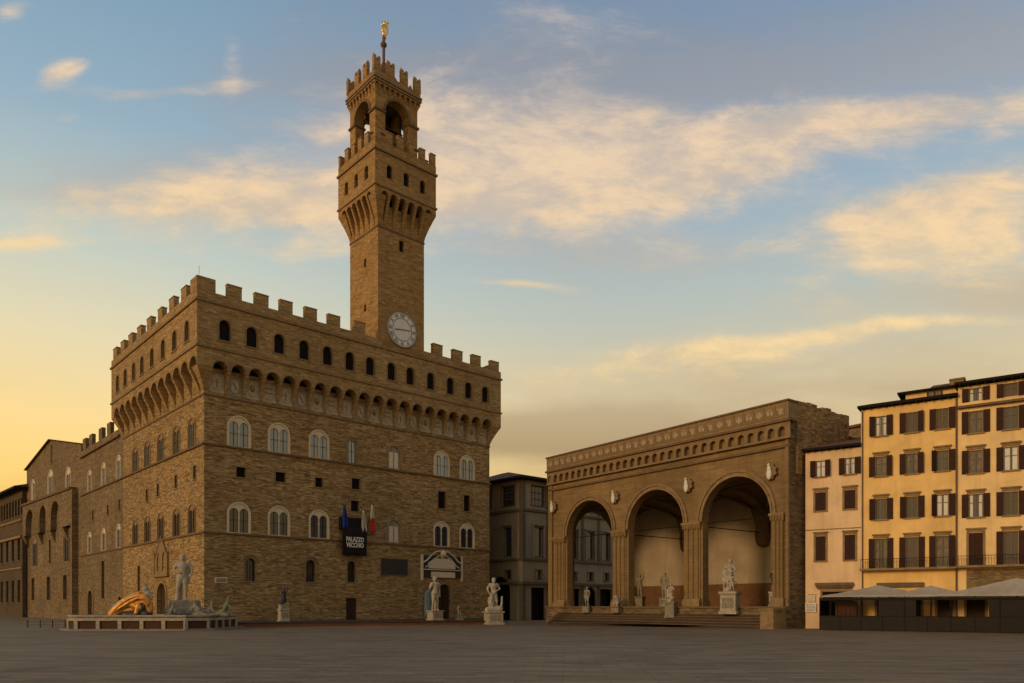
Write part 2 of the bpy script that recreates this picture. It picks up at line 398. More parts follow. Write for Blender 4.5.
def arc_ring(mb, cx, zs, r0, r1, y0, y1, a0=0, a1=PI, n=20):
    for i in range(n):
        a = a0+(a1-a0)*i/n; b = a0+(a1-a0)*(i+1)/n
        q = [(cx+r*math.cos(t), zs+r*math.sin(t)) for r, t in ((r0,a),(r1,a),(r1,b),(r0,b))]
        mb.add([(p[0],y0,p[1]) for p in q]+[(p[0],y1,p[1]) for p in q], [(0,1,2,3),(4,5,6,7),(0,1,5,4),(1,2,6,5),(2,3,7,6),(3,0,4,7)])
    return mb

# ------------------------------------------------------------------ frames measured from the place
class Frame:
    def __init__(s, x, y, ux, uy):
        l = math.hypot(ux, uy); s.x, s.y, s.ux, s.uy = x, y, ux/l, uy/l
        s.rz = math.atan2(s.uy, s.ux)
    def s_at(s, px, off=0.0):          # distance along the wall (plane moved off metres towards the viewer) where a sight line meets it
        r = (px-512)/FPX; x0 = s.x + s.uy*off; y0 = s.y - s.ux*off
        return (x0-r*y0)/(r*s.uy-s.ux)
    def z_at(s, sv, py, off=0.0):
        Y = s.y - s.ux*off + s.uy*sv
        return CAMZ+(HY-py)*Y/FPX
    def w(s, sv, off=0.0, z=0.0): return (s.x+s.ux*sv+s.uy*off, s.y+s.uy*sv-s.ux*off, z)
FW = Frame(-37.07, 91.0, .74, .6725)          # palace main front
DN = (.6725, -.74)                            # palace side front runs away along -DN

def local(t):  # object helper: position inside a thing built on a frame
    return t

# ================================================================== GROUND
mb = MB(); mb.add([(-1500,-300,0),(1500,-300,0),(1500,3000,0),(-1500,3000,0)], [(0,1,2,3)])
tag(mb.build('ground', 'ground'), kind='structure')

# raised terrace in front of the palace
mb = MB()
pf = [(-34.4,84.0),(-2.9,98.4),(-2.4,101.5),(-1.8,122.0),(-3.4,121.9),(-37.0,91.2)]
mb.prism(pf, lambda p,k: (p[0],p[1],.004 if k==0 else .40))
tag(mb.build('pavement', 'brickred'), kind='structure')
mb = MB()
pc = [(-34.6,83.8),(-2.6,98.3),(-2.2,101.5),(-1.6,122.0),(-3.4,121.95),(-37.05,91.3)]
mb.prism(pc, lambda p,k: (p[0],p[1],.404 if k==0 else .5))
tag(mb.build('pavement', 'step'), kind='structure')

# ================================================================== PALACE
pal = thing('stone_palace', 'huge brown stone palace with battlements, arcaded gallery and tall clock tower', 'palace', (FW.x, FW.y, 0), FW.rz)
PW, PD = 45.2, 33.4         # front block
RD = 59.0                   # rear wing reaches this far back
Z1, Z2, ZC, ZM1, ZC2, ZTOP = 11.3, 22.0, 28.1, 31.0, 33.3, 38.7
OV = 1.3

def ns(px, off=0.0):        # side front: metres back from the corner
    r = (px-512)/FPX; x0 = FW.x - .74*off; y0 = FW.y-.6725*off
    return (x0-r*y0)/(.6725+.74*r)

# --- window builders (local: x along wall, y inwards, z up from sill)
def bifora(parent, w=2.7, h=3.7, loc=(0,0,0), rz=0, pane='glass', frame='pale_frame', single=False):
    m = MB()
    lw = w*.42; holes = [arch_poly(-w*.235, .12, lw, h*.80), arch_poly(w*.235, .12, lw, h*.80)] if not single else [arch_poly(0, .12, w*.66, h*.85)]
    sheet(m, arch_poly(0, 0, w, h), holes, y=.02, depth=.16)
    if not single: m.box(-.06,.06,.06,.16,.1,h*.5); m.box(-.12,.12,.03,.2,h*.5,h*.56)
    arc_ring(m, 0, h-w/2, w/2-.02, w/2+.15, -.10, .1)
    m.box(-w/2-.15, -w/2+.02, -.10, .1, 0, h-w/2); m.box(w/2-.02, w/2+.15, -.10, .1, 0, h-w/2)
    o = m.build('window', frame, parent, loc, rz)
    g = MB()
    for p in holes: g.add([(a[0], .17, a[1]) for a in p], [tuple(range(len(p)))])
    g.build('pane', pane, o)
    b = MB()
    for p in holes:
        cx = sum(a[0] for a in p[:2])/2; top = max(a[1] for a in p)
        b.box(cx-.03, cx+.03, .12, .16, .12, top); b.box(cx-lw/2, cx+lw/2, .125, .155, .12+(top-.12)*.5, .12+(top-.12)*.5+.05)
    b.build('glazing_bar', 'iron', o)
    return o
def slot(parent, w, h, loc, rz=0, bars=True, pane='black', arch=False, brow=False, frame=None):
    p = arch_poly(0,0,w,h) if arch else rect_poly(0,0,w,h)
    g = MB(); g.add([(a[0], .42, a[1]) for a in p], [tuple(range(len(p)))])
    o = g.build('window', pane, parent, loc, rz)
    m = MB()
    if frame:
        if arch:
            arc_ring(m, 0, h-w/2, w/2, w/2+.16, -.05, .06, n=12)
            m.box(-w/2-.16,-w/2,-.05,.06,0,h-w/2); m.box(w/2,w/2+.16,-.05,.06,0,h-w/2)
        else:
            m.box(-w/2-.14,-w/2,-.05,.06,0,h); m.box(w/2,w/2+.14,-.05,.06,0,h); m.box(-w/2-.14,w/2+.14,-.05,.06,h,h+.14)
        m.box(-w/2-.25,w/2+.25,-.12,.05,-.14,0)
        m.build('surround', frame, o)
    if brow:
        m = MB(); arc_ring(m, 0, h-w/2, w/2+.35, w/2+.6, -.18, .02, a0=R(10), a1=R(170), n=12); m.build('hood_mould', 'stone_trim', o)
    if bars:
        m = MB()
        for k in range(1, 4): m.box(-w/2+w*k/4-.025, -w/2+w*k/4+.025, .12, .17, 0, h-(.1 if arch else 0))
        m.build('bars', 'iron', o)
    return o

# --- main front wall
holesW = []; winW = []
up = [(239,0),(279,0),(319,0),(441.5,0),(467,0)]
for px, _ in up:
    s = FW.s_at(px)
    for z in (Z2+.1, Z1+.1):
        holesW.append(arch_poly(s, z, 2.7, 3.75)); winW.append(('bif', s, z, px))
s = FW.s_at(352); holesW.append(arch_poly(s, Z2+.1, 1.6, 3.6)); winW.append(('one', s, Z2+.1, 352))
s = FW.s_at(394)
for z in (Z2+.1, Z1+.1): holesW.append(arch_poly(s, z, 2.3, 3.4)); winW.append(('blind', s, z, 394))
for px, za, w_, h_ in ((241,18.4,1.2,1.25),(280.5,18.4,1.35,1.25),(319,18.3,1.1,1.25),(356,18.6,1.35,1.5),(355,15.5,1.3,1.5),(442,17.2,1.5,2.6),(467,17.2,1.3,2.5)):
    s = FW.s_at(px); holesW.append(rect_poly(s, za, w_, h_)); winW.append(('slot', s, za, (w_,h_)))
for px, za, w_, h_ in ((250,5.5,1.35,2.9),(310.5,5.6,1.35,2.9),(351.5,5.7,1.25,2.9)):
    s = FW.s_at(px); holesW.append(arch_poly(s, za, w_, h_)); winW.append(('arch', s, za, (w_,h_)))
sd1 = FW.s_at(351.5); holesW.append(rect_poly(sd1, .5, 1.7, 3.0))
sd2 = FW.s_at(444); holesW.append(arch_poly(sd2, .5, 2.5, 5.2))
m = MB(); sheet(m, [(0,0),(PW,0),(PW,ZC+3.2),(0,ZC+3.2)], holesW, 0, .45)
m.build('wall', 'stone', pal)
# --- side wall with rear wing (frame rotated -90: x = towards the corner)
NR = -PI/2
holesN = []; winN = []
for px in (192,176.5,160.8,147.5,135.5,119,104,90):
    t = -ns(px)
    for z in (Z2+.1, Z1+.1):
        w_ = 2.5
        holesN.append(arch_poly(t, z, w_, 3.6)); winN.append(('bif', t, z, px))
for px, za in ((194.7,18.0),(176,17.7),(158,17.4),(147,17.2),(119.5,17.2),(108,17.0),(93,17.0)):
    t = -ns(px); holesN.append(rect_poly(t, za, .85, 1.7)); winN.append(('slot', t, za, (.85,1.7)))
for px, za, w_, h_ in ((139,4.2,1.0,4.0),(103,3.6,1.6,6.2)):
    t = -ns(px); holesN.append(rect_poly(t, za, w_, h_)); winN.append(('slot', t, za, (w_,h_)))
for px, w_, h_ in ((162,3.6,5.2),(120.5,2.0,3.6),(90.5,3.0,4.8)):
    t = -ns(px); holesN.append(arch_poly(t, .3, w_, h_)); winN.append(('door', t, .3, (w_,h_)))
m = MB(); sheet(m, [(-PD,0),(0,0),(0,ZC+3.2),(-PD,ZC+3.2)], [h for h in holesN if h[0][0] > -PD], 0, .45)
m.build('wall', 'stone', pal, rz=NR)
m = MB(); sheet(m, [(-RD,0),(-PD,0),(-PD,29.9),(-RD,29.9)], [h for h in holesN if h[0][0] < -PD], 0, .45)
m.build('wall', 'stone_old', pal, rz=NR)
# --- far walls and roofs
m = MB()
m.add([(PW,0,0),(PW,RD,0),(PW,RD,29.9),(PW,PD,29.9),(PW,PD,31.3),(PW,0,31.3)], [(0,1,2,3,4,5)])
m.add([(0,RD,0),(PW,RD,0),(PW,RD,29.9),(0,RD,29.9)], [(0,1,2,3)])
m.add([(0,PD,29.0),(PW,PD,29.0),(PW,RD,29.0),(0,RD,29.0)], [(0,1,2,3)])
m.add([(-1.3,-1.3,38.5),(PW+1.3,-1.3,38.5),(PW+1.3,PD+1.3,38.5),(-1.3,PD+1.3,38.5)], [(0,1,2,3)])
m.build('wall', 'stone', pal)

bif = {}
def put_windows(lst, rz):
    for k, s, z, a in lst:
        c, sn = math.cos(rz), math.sin(rz); loc = (s*c, s*sn, z)
        if k == 'bif':
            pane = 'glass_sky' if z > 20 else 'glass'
            frm = 'pale_frame' if (rz == 0 or s < -PD) else 'stone_trim'
            key = (pane, rz == 0, frm)
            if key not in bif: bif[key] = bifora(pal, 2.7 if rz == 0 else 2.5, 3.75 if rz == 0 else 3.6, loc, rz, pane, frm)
            else: dup(bif[key], pal, loc, rz)
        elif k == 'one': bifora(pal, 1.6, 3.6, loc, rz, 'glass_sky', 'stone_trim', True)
        elif k == 'blind':
            m = MB(); m.add([(p[0], .15, p[1]) for p in arch_poly(0,0,2.3,3.4)], [tuple(range(17))])
            arc_ring(m, 0, 3.4-1.15, 1.13, 1.3, -.05, .1)
            o = m.build('window', 'marble_grey', pal, loc, rz); tag(o, 'walled-up window filled with pale stone')
            g = MB(); g.box(-.75,-.1,.1,.16,.2,2.5); g.box(.1,.75,.1,.16,.2,2.5); g.build('panel', 'pale_frame', o)
        elif k == 'slot': slot(pal, a[0], a[1], loc, rz, True, 'black', frame='stone_trim')
        elif k == 'arch': slot(pal, a[0], a[1], loc, rz, True, 'glass', arch=True, brow=True, frame='stone_trim')
        elif k == 'door':
            m = MB(); m.add([(p[0], .4, p[1]) for p in arch_poly(0,0,a[0],a[1])], [tuple(range(17))]); o = m.build('door', 'door', pal, loc, rz)
            m = MB(); arc_ring(m, 0, a[1]-a[0]/2, a[0]/2, a[0]/2+.4, -.12, .05); m.box(-a[0]/2-.4,-a[0]/2,-.12,.05,0,a[1]-a[0]/2); m.box(a[0]/2,a[0]/2+.4,-.12,.05,0,a[1]-a[0]/2)
            m.build('surround', 'stone_trim', o)
put_windows(winW, 0); put_windows(winN, NR)
# gothic niche above the side door
tn = -ns(162)
m = MB(); sheet(m, [(-2.6,0),(2.6,0),(2.6,2.2),(0,5.0),(-2.6,2.2)], [arch_poly(-1.1,.4,1.2,2.6,pointed=True), arch_poly(1.1,.4,1.2,2.6,pointed=True)], -.15, .14)
m.box(-3.1,3.1,-.4,0,-.35,0); m.box(-2.75,-2.6,-.25,0,0,3.0); m.box(2.6,2.75,-.25,0,0,3.0)
m.bar((-2.6,-.15,2.2),(0,-.15,5.1),.12); m.bar((2.6,-.15,2.2),(0,-.15,5.1),.12)
m.build('gothic_niche', 'stone_trim', pal, (0,-tn,6.7), NR)
# doors of the main front
m = MB(); m.box(-.85,.85,.3,.36,0,3.0); o = m.build('door', 'door', pal, (sd1,0,.5))
m = MB()
for k in range(4): m.box(-.75+.38*k,-.43+.38*k,.26,.3,.2,2.8)
m.build('board', 'door', o)
m = MB(); m.add([(p[0],.4,p[1]) for p in arch_poly(0,0,2.5,5.2)], [tuple(range(17))]); o = m.build('door', 'door', pal, (sd2,0,.5))
m = MB(); arc_ring(m, 0, 5.2-1.25, 1.25, 1.65, -.15, .05); m.box(-1.65,-1.25,-.15,.05,0,3.95); m.box(1.25,1.65,-.15,.05,0,3.95); m.build('surround', 'stone_trim', o)
m = MB(); m.box(-.03,.03,.34,.39,0,5.1); m.box(-1.2,1.2,.35,.385,3.7,3.85); m.build('leaf_joint', 'iron', o)
# frontispiece over the main door
sf = FW.s_at(441.5)
m = MB(); m.box(-3.7,3.7,-.16,.0,0,3.3); fr = m.build('door_frontispiece', 'slate', pal, (sf,0,6.7))
m = MB(); m.box(-3.9,-3.6,-.35,0,-.5,3.4); m.box(3.6,3.9,-.35,0,-.5,3.4); m.box(-2.1,2.3,-.42,-.16,.0,.85)
m.box(-2.6,2.4,-.36,-.16,1.35,2.2)
m.taper(-2.6,2.4,-.36,-.16,2.2,-1.3,1.1,-.36,-.16,2.9)
m.build('tablet', 'pale_frame', fr)
m = MB()
for sgn in (-1,1):
    pts = [(-3.6*sgn,2.2),(-2.9*sgn,2.55),(-2.2*sgn,3.25),(-1.2*sgn,3.9),(-.4*sgn,4.0)]
    for a, b in zip(pts, pts[1:]): m.bar((a[0],-.3,a[1]),(b[0],-.3,b[1]),.13)
    pts = [(-3.2*sgn,1.5),(-2.5*sgn,1.9),(-1.6*sgn,2.8),(-.6*sgn,3.3),(0,3.0)]
    for a, b in zip(pts, pts[1:]): m.bar((a[0],-.34,a[1]),(b[0],-.34,b[1]),.10)
m.bar((-3.8,-.35,1.15),(3.8,-.35,1.15),.09)
m.lathe([(.1,-.5),(.42,-.3),(.5,0),(.35,.4),(.12,.6)], 0, -.45, 10, 3.6)
m.build('scrollwork', 'pale_frame', fr)

# --- string courses
def course(z, h, out, parts=((0,0,PW),(1,0,0)), mat='stone_trim', side=True):
    m = MB(); m.box(-out, PW+out, -out, 0.0, z, z+h); m.box(-out, -.002, .002, RD, z, z+h) 
    m.build('string_course', mat, pal)
course(Z1-.12, .24, .20, mat='stone_dark'); course(Z2-.12, .24, .22, mat='stone_dark')
m = MB(); m.box(-.10,PW+.1,-.10,0,ZC-.25,ZC-.05); m.box(-.1,-.002,.002,PD,ZC-.25,ZC-.05); m.build('string_course','stone_dark',pal)
m = MB(); m.box(-.35,-.002,PD+1.4,RD,28.6,28.9); m.build('string_course','stone_dark',pal)

# --- generic battlemented gallery on corbels
def side_frames(w, d, o=(0,0)):
    x, y = o
    return [((x,y),0,w),((x+w,y),PI/2,d),((x+w,y+d),PI,w),((x,y+d),-PI/2,d)]
def rz_pt(p, rz, org):
    c, s = math.cos(rz), math.sin(rz); return (org[0]+p[0]*c-p[1]*s, org[1]+p[0]*s+p[1]*c, p[2])

def gallery(parent, org, w, d, ov, zc, zm, zc2, ztop, zpar, counts, wins, mat, aw=.74, wsize=(1.25,1.95), wz=None, sides=(0,1,2,3), curve=True, sub=False, ends=None, ccw=.35, name='gallery'):
    ends = ends or {}
    frames = side_frames(w, d, org)
    for k in sides:
        o, rz, Ln = frames[k]; n = counts[k]
        if k in ends: ca, cb = sorted(ends[k]); pitch = (cb-ca)/(n-1); base0 = ca-pitch/2
        else: pitch = (Ln+2*ov)/n; base0 = -ov
        holes = []
        r = pitch*aw/2
        for i in range(n):
            cx = base0+pitch*(i+.5)
            h = arch_poly(cx, zm-.3, 2*r, .3+r, 10); holes.append(h)
        ws = wins[k]; zw = wz if wz else zc2+1.2
        for s in ws: holes.append(arch_poly(s, zw, wsize[0], wsize[1], 8))
        m = MB(); sheet(m, [(-ov,zm),(Ln+ov,zm),(Ln+ov,zpar),(-ov,zpar)], holes[:n], -ov, ov-.02) if not ws else None
        if ws:
            m = MB(); sheet(m, [(-ov,zm),(Ln+ov,zm),(Ln+ov,zc2),(-ov,zc2)], holes[:n], -ov, ov-.02)
            sheet(m, [(-ov,zc2),(Ln+ov,zc2),(Ln+ov,zpar),(-ov,zpar)], holes[n:], -ov, .5)
        # inner face and top of the parapet
        m.box(-ov+.002, Ln+ov-.002, -ov+.002+.0, -ov+.55, ztop+.02, zpar)
        m.build(name, mat, parent, (o[0],o[1],0), rz)
        # arch rims
        am = None
        for i in range(n):
            cx = base0+pitch*(i+.5); p = rz_pt((cx,0,zm), rz, o)
            if am is None: m = MB(); arc_ring(m, 0, 0, r, r+.14, -ov-.05, -ov+.02, n=10); am = m.build('arch_moulding', 'stone_trim', parent, p, rz)
            else: q = am.copy(); COL.objects.link(q); q.parent = parent; q.location = p; q.rotation_euler = (0,0,rz)
        # corbels
        first = None
        hw = (pitch-2*r)/2*.92
        hz = zm-zc
        pts = [(0,0)]
        for j in range(1,7):
            q = j/6; pts.append((-ov*(q**1.25 if curve else q), hz*q))
        pts.append((0,hz))
        mc = MB(); mc.prism(pts, lambda p,kk: ((-hw if kk==0 else hw), p[0], p[1]))
        for i in range(n+1):
            cx = base0+pitch*i
            if k not in ends: cx = min(max(cx, -ov+hw), Ln+ov-hw)
            p = rz_pt((cx,0,zc), rz, o)
            if cx < -.1 or cx > Ln+.1: continue
            if first is None: first = mc.build('corbel', mat, parent, p, rz)
            else:
                q = first.copy(); COL.objects.link(q); q.parent = parent; q.location = p; q.rotation_euler = (0,0,rz)
        # windows
        fw = None
        for s in ws:
            p = rz_pt((s,-ov,zw), rz, o)
            if fw is None:
                fw = slot(parent, wsize[0], wsize[1], p, rz, False, 'black', arch=True, frame='stone_trim') if not sub else None
                if sub:
                    g = MB(); q = arch_poly(0,0,wsize[0],wsize[1]); g.add([(a[0],.42,a[1]) for a in q],[tuple(range(len(q)))])
                    fw = g.build('window','black',parent,p,rz)
            else: dup(fw, parent, p, rz)
    # corner corbels (diagonal)
    for (cx, cy, sx_, sy_) in ((org[0],org[1],-1,-1),(org[0]+w,org[1],1,-1),(org[0],org[1]+d,-1,1),(org[0]+w,org[1]+d,1,1)):
        m = MB(); st = 8; prev = None; hz = zm-zc
        hwc = ccw
        vs = []
        for j in range(st+1):
            q = j/st; e = ov*q**1.25 if j else 0.02
            z = zc+hz*q
            vs += [(cx-sx_*hwc*1.6, cy-sy_*hwc*1.6, z),(cx+sx_*e, cy-sy_*hwc*1.6, z),(cx+sx_*e, cy+sy_*e, z),(cx-sx_*hwc*1.6, cy+sy_*e, z)]
        fs = [(0,1,2,3), tuple(range(st*4, st*4+4))]
        for j in range(st):
            for i in range(4): fs.append((j*4+i, j*4+(i+1)%4, j*4+4+(i+1)%4, j*4+4+i))
        m.add(vs, fs); m.build('corbel', mat, parent)
    # courses
    for z, out, h in ((zc2-.12,.16,.24),(ztop-.12,.2,.26)):
        m = MB(); a = ov+out
        x0, x1, y0, y1 = org[0]-a, org[0]+w+a, org[1]-a, org[1]+d+a
        m.box(x0,x1,y0,y0+out+.0,z,z+h); m.box(x0,x1,y1-out,y1,z,z+h)
        m.box(x0,x0+out,y0+out,y1-out,z,z+h); m.box(x1-out,x1,y0+out,y1-out,z,z+h)
        m.build('string_course', 'stone_trim', parent)

wW = [FW.s_at(px, OV) for px in (225,252,279.5,304.4,327.7,350,370.4,391.7,410.5,430.9,450.6,468.6,485.4)]
wN = [PD-ns(px, OV) for px in (186.9,174.4,163,152,142,133.7,125.4,117.6)]
ZPAR = 39.9
gallery(pal, (0,0), PW, PD, OV, ZC, ZM1, ZC2, ZTOP, ZPAR, (20,15,21,12), (wW,[],[],wN), 'stone_gal', aw=.80, wz=34.45, wsize=(1.4,2.5), ccw=.3, ends={0:(FW.s_at(220.7,OV),FW.s_at(487.2,OV)),3:(PD-ns(116.6,OV),PD-ns(193,OV))})

# merlons
def vary(q, a=.03):
    q.scale = (1+random.uniform(-a,a)*2, 1, 1+random.uniform(-a,a)*1.6); q.rotation_euler.y += random.uniform(-a,a)*.35
def merlon(parent, w, d, h, p, rz, mat='stone_gal', name='merlon'):
    m = MB(); m.box(-w/2, w/2, .0, d, -.05, h-.15); m.box(-w/2-.05, w/2+.05, -.05, d+.05, h-.15, h)
    return m.build(name, mat, parent, p, rz, bevel=.04)
frames = side_frames(PW, PD)
m0 = None
tw0, tw1 = FW.s_at(378,OV), FW.s_at(424,OV)      # tower position along the front
for k, sl in ((0, [FW.s_at(px, OV) for px in (234.8,262,286.6,311.3,334.5,360,438,458,476.7,495)]),
              (3, [PD-ns(px, OV) for px in (183.5,171.3,159.8,148.8,139,130.2,122.3,114.8)])):
    o, rz, Ln = frames[k]
    for s in sl:
        p = rz_pt((s,-OV,ZPAR), rz, o)
        if m0 is None: m0 = merlon(pal, 1.8, .65, 1.6, p, rz)
        else: q = m0.copy(); COL.objects.link(q); q.parent = pal; q.location = p; q.rotation_euler = (0,0,rz); vary(q)
for k, n in ((1,9),(2,12)):
    o, rz, Ln = frames[k]
    for i in range(n):
        p = rz_pt(((i+.5)*Ln/n,-OV,ZPAR), rz, o); q = m0.copy(); COL.objects.link(q); q.parent = pal; q.location = p; q.rotation_euler = (0,0,rz); vary(q)
m = MB(); m.box(-1.3,.9,-1.3,-.7,ZPAR-.05,ZPAR+1.6); m.box(-1.3,-.7,-.7,.9,ZPAR-.05,ZPAR+1.6); m.build('merlon', 'stone_gal', pal)
m = MB(); m.bar((-.9,-.9,ZPAR+1.9),(-.9,-.9,ZPAR+2.9),.02); m.build('lightning_rod','iron',pal)
# rear wing merlons
for i, px in enumerate((108.5,100.2,90.5,84)):
    t = ns(px); m = MB(); m.box(0,.6,t-1.0,t+1.0,29.9,31.9); m.build('merlon', 'stone_old', pal, bevel=.04)
# shields in the arches
sa0, sa1 = FW.s_at(220.7,OV), FW.s_at(487.2,OV); pitch = (sa1-sa0)/19
shp = [(-.55,1.85),(-.55,.7),(-.4,.35),(0,.1),(.4,.35),(.55,.7),(.55,1.85)]
cols = [(.5,.06,.04),(.05,.07,.2),(.45,.3,.05),(.3,.25,.2),(.14,.1,.08)]
for i in range(20):
    cx = sa0+pitch*i
    if cx < .4 or cx > PW-.4: continue
    m = MB(); m.box(-.84,.84,-.06,0.0,-.1,2.1); m.box(-.9,-.84,-.1,0,-.1,2.2); m.box(.84,.9,-.1,0,-.1,2.2); m.box(-.84,.84,-.1,0,2.1,2.2)
    o = m.build('coat_of_arms', 'marble_grey' if i%4==1 else 'shield_stone', pal, (cx,-.002,ZC+.35))
    m = MB(); m.prism(shp, lambda p,kk: (p[0]*.9, -.07 if kk==0 else -.13, p[1]*.95+.08)); sh = m.build('shield', 'shield_stone', o)
    m = MB()
    r_ = i % 4
    if r_ == 0: m.box(-.08,.08,-.15,-.13,.5,1.6); m.box(-.3,.3,-.148,-.132,1.1,1.25)
    elif r_ == 1: m.prism([(-.4,1.6),(-.15,1.6),(.4,.6),(.15,.6)], lambda p,kk: (p[0], -.13 if kk==0 else -.15, p[1]))
    elif r_ == 2: m.lathe([(.05,.8),(.3,1.0),(.36,1.3),(.25,1.6),(.05,1.75)],0,-.1,8)
    else: m.box(-.45,.45,-.16,-.13,1.5,1.75); m.box(-.45,.45,-.16,-.13,.95,1.15)
    m.build('charge', 'stone_trim', o)

# --- tower
TW, TD = tw1-tw0, 7.6
tx, ty = tw0, -OV
tower = None
holes = {0: [rect_poly(TW*.50, 53.2, .8, 1.6)], 3: [rect_poly(TD*.55, 51.0, .6, 1.2), rect_poly(TD*.55, 44.6, .55, 1.0), rect_poly(TD*.22, 40.4, .6, 1.9)]}
m = MB()
allv = MB()
fr4 = side_frames(TW, TD, (0,0))
for k, (o, rz, Ln) in enumerate(fr4):
    q = MB(); sheet(q, [(0,38.6),(Ln,38.6),(Ln,59.0),(0,59.0)], holes.get(k, []), 0, .4)
    c, s_ = math.cos(rz), math.sin(rz)
    allv.add([(o[0]+v[0]*c-v[1]*s_, o[1]+v[0]*s_+v[1]*c, v[2]) for v in q.v], q.f)
tower = allv.build('tower', 'stone_tower', pal, (tx,ty,0), fix=False)
for k in (0,3):
    o, rz, Ln = fr4[k]
    for h in holes[k]:
        cx = (h[0][0]+h[1][0])/2; w_ = h[1][0]-h[0][0]; hh = h[2][1]-h[1][1]
        g = MB(); g.box(-w_/2-.1,w_/2+.1,.38,.42,0,hh); g.build('window', 'black', tower, rz_pt((cx,0,h[0][1]), rz, o), rz)
m = MB(); m.box(-.08,TW+.08,-.08,TD+.08,55.55,55.8); m.build('string_course','stone_dark',tower)
TO = 1.25
gallery(tower, (0,0), TW, TD, TO, 55.9, 59.6, 60.7, 65.6, 66.9, (6,6,6,6), ([TW*.14,TW*.5,TW*.86],[TD*.5],[TW*.5],[TD*.14,TD*.5,TD*.86]), 'stone_tower', aw=.70, wsize=(.95,1.9), wz=62.1, sub=True, ends={0:(.35,TW-.05),3:(.45,TD-.35)})
m = MB(); m.box(-TO,TW+TO,-TO,TD+TO,65.4,65.55); m.build('gallery_roof','stone_dark',tower)
tm0 = None
for k, (o, rz, Ln) in enumerate(fr4):
    for s in [(-TO+.5)+(Ln+2*TO-1.0)*i/5 for i in range(6)]:
        if k in (1,3) and (s < -TO+.6 or s > Ln+TO-.6): continue
        p = rz_pt((s,-TO,66.85), rz, o)
        if tm0 is None: tm0 = merlon(tower, .95, .5, 1.9, p, rz, 'stone_tower')
        else: q = tm0.copy(); COL.objects.link(q); q.parent = tower; q.location = p; q.rotation_euler = (0,0,rz); vary(q, .04)
# belfry: four round piers carrying arches
IN = .35
bw_, bd_ = TW-2*IN, TD-2*IN
allv = MB()
BX, BY = IN-.38, IN+.30
frb = side_frames(bw_, bd_, (BX, BY))
for k, (o, rz, Ln) in enumerate(frb):
    aw_ = 3.9; q = MB()
    sheet(q, [(0,65.5),(Ln,65.5),(Ln,76.6),(0,76.6)], [arch_poly(Ln/2, 65.4, aw_, 74.8-65.4, 18)], 0, 1.3, back=True)
    c, s_ = math.cos(rz), math.sin(rz)
    allv.add([(o[0]+v[0]*c-v[1]*s_, o[1]+v[0]*s_+v[1]*c, v[2]) for v in q.v], q.f)
bel = allv.build('belfry', 'stone_tower', tower, fix=False)
for z, out, h in ((72.4,.2,.28),(69.2,.16,.22)):
    for cx in (BX, BX+bw_):
        for cy in (BY, BY+bd_):
            hw = (bw_-3.9)/2+.02; x0 = cx-out if cx == BX else cx-hw; x1 = cx+hw if cx == BX else cx+out
            y0 = cy-out if cy == BY else cy-hw; y1 = cy+hw if cy == BY else cy+out
            m = MB(); m.box(x0,x1,y0,y1,z,z+h); m.build('capital_band', 'stone_dark', tower)
m = MB()
for k, (o, rz, Ln) in enumerate(frb):
    q = MB(); arc_ring(q, Ln/2, 72.85, 1.95, 2.3, -.15, .0, n=18); c, s_ = math.cos(rz), math.sin(rz)
    m.add([(o[0]+v[0]*c-v[1]*s_, o[1]+v[0]*s_+v[1]*c, v[2]) for v in q.v], q.f)
m.build('arch_moulding', 'stone_dark', tower)
m = MB(); m.box(BX+1.3,BX+bw_-1.3,BY+1.3,BY+bd_-1.3,75.6,75.9); m.build('ceiling','stone_dark',tower)
m = MB(); m.lathe([(1.7,0),(1.6,.2),(1.25,1.0),(1.1,2.0),(.9,2.5),(.3,2.8),(.15,3.2)], TW/2-.38, TD/2+.3, 18, 69.6); m.bar((BX+.4,TD/2+.3,72.9),(BX+bw_-.4,TD/2+.3,72.9),.22); m.build('bell','bronze',tower,smooth=False)
m = MB()
m.box(BX+1.5,BX+bw_-1.5,BY+1.5,BY+bd_-1.5,65.6,69.0)  # solid box added to shut out the sky and darken the arches
for z in (69.3,): m.bar((IN+.6,TD/2-1.4,z),(IN+bw_-.6,TD/2-1.4,z),.12); m.bar((IN+.6,TD/2+1.4,z),(IN+bw_-.6,TD/2+1.4,z),.12)
for a in (-1.5,1.5):
    for b in (-1.5,1.5): m.bar((TW/2+a,TD/2+b,65.5),(TW/2+a*.9,TD/2+b*.9,76.6),.14)
m.build('bell_frame','iron',tower)
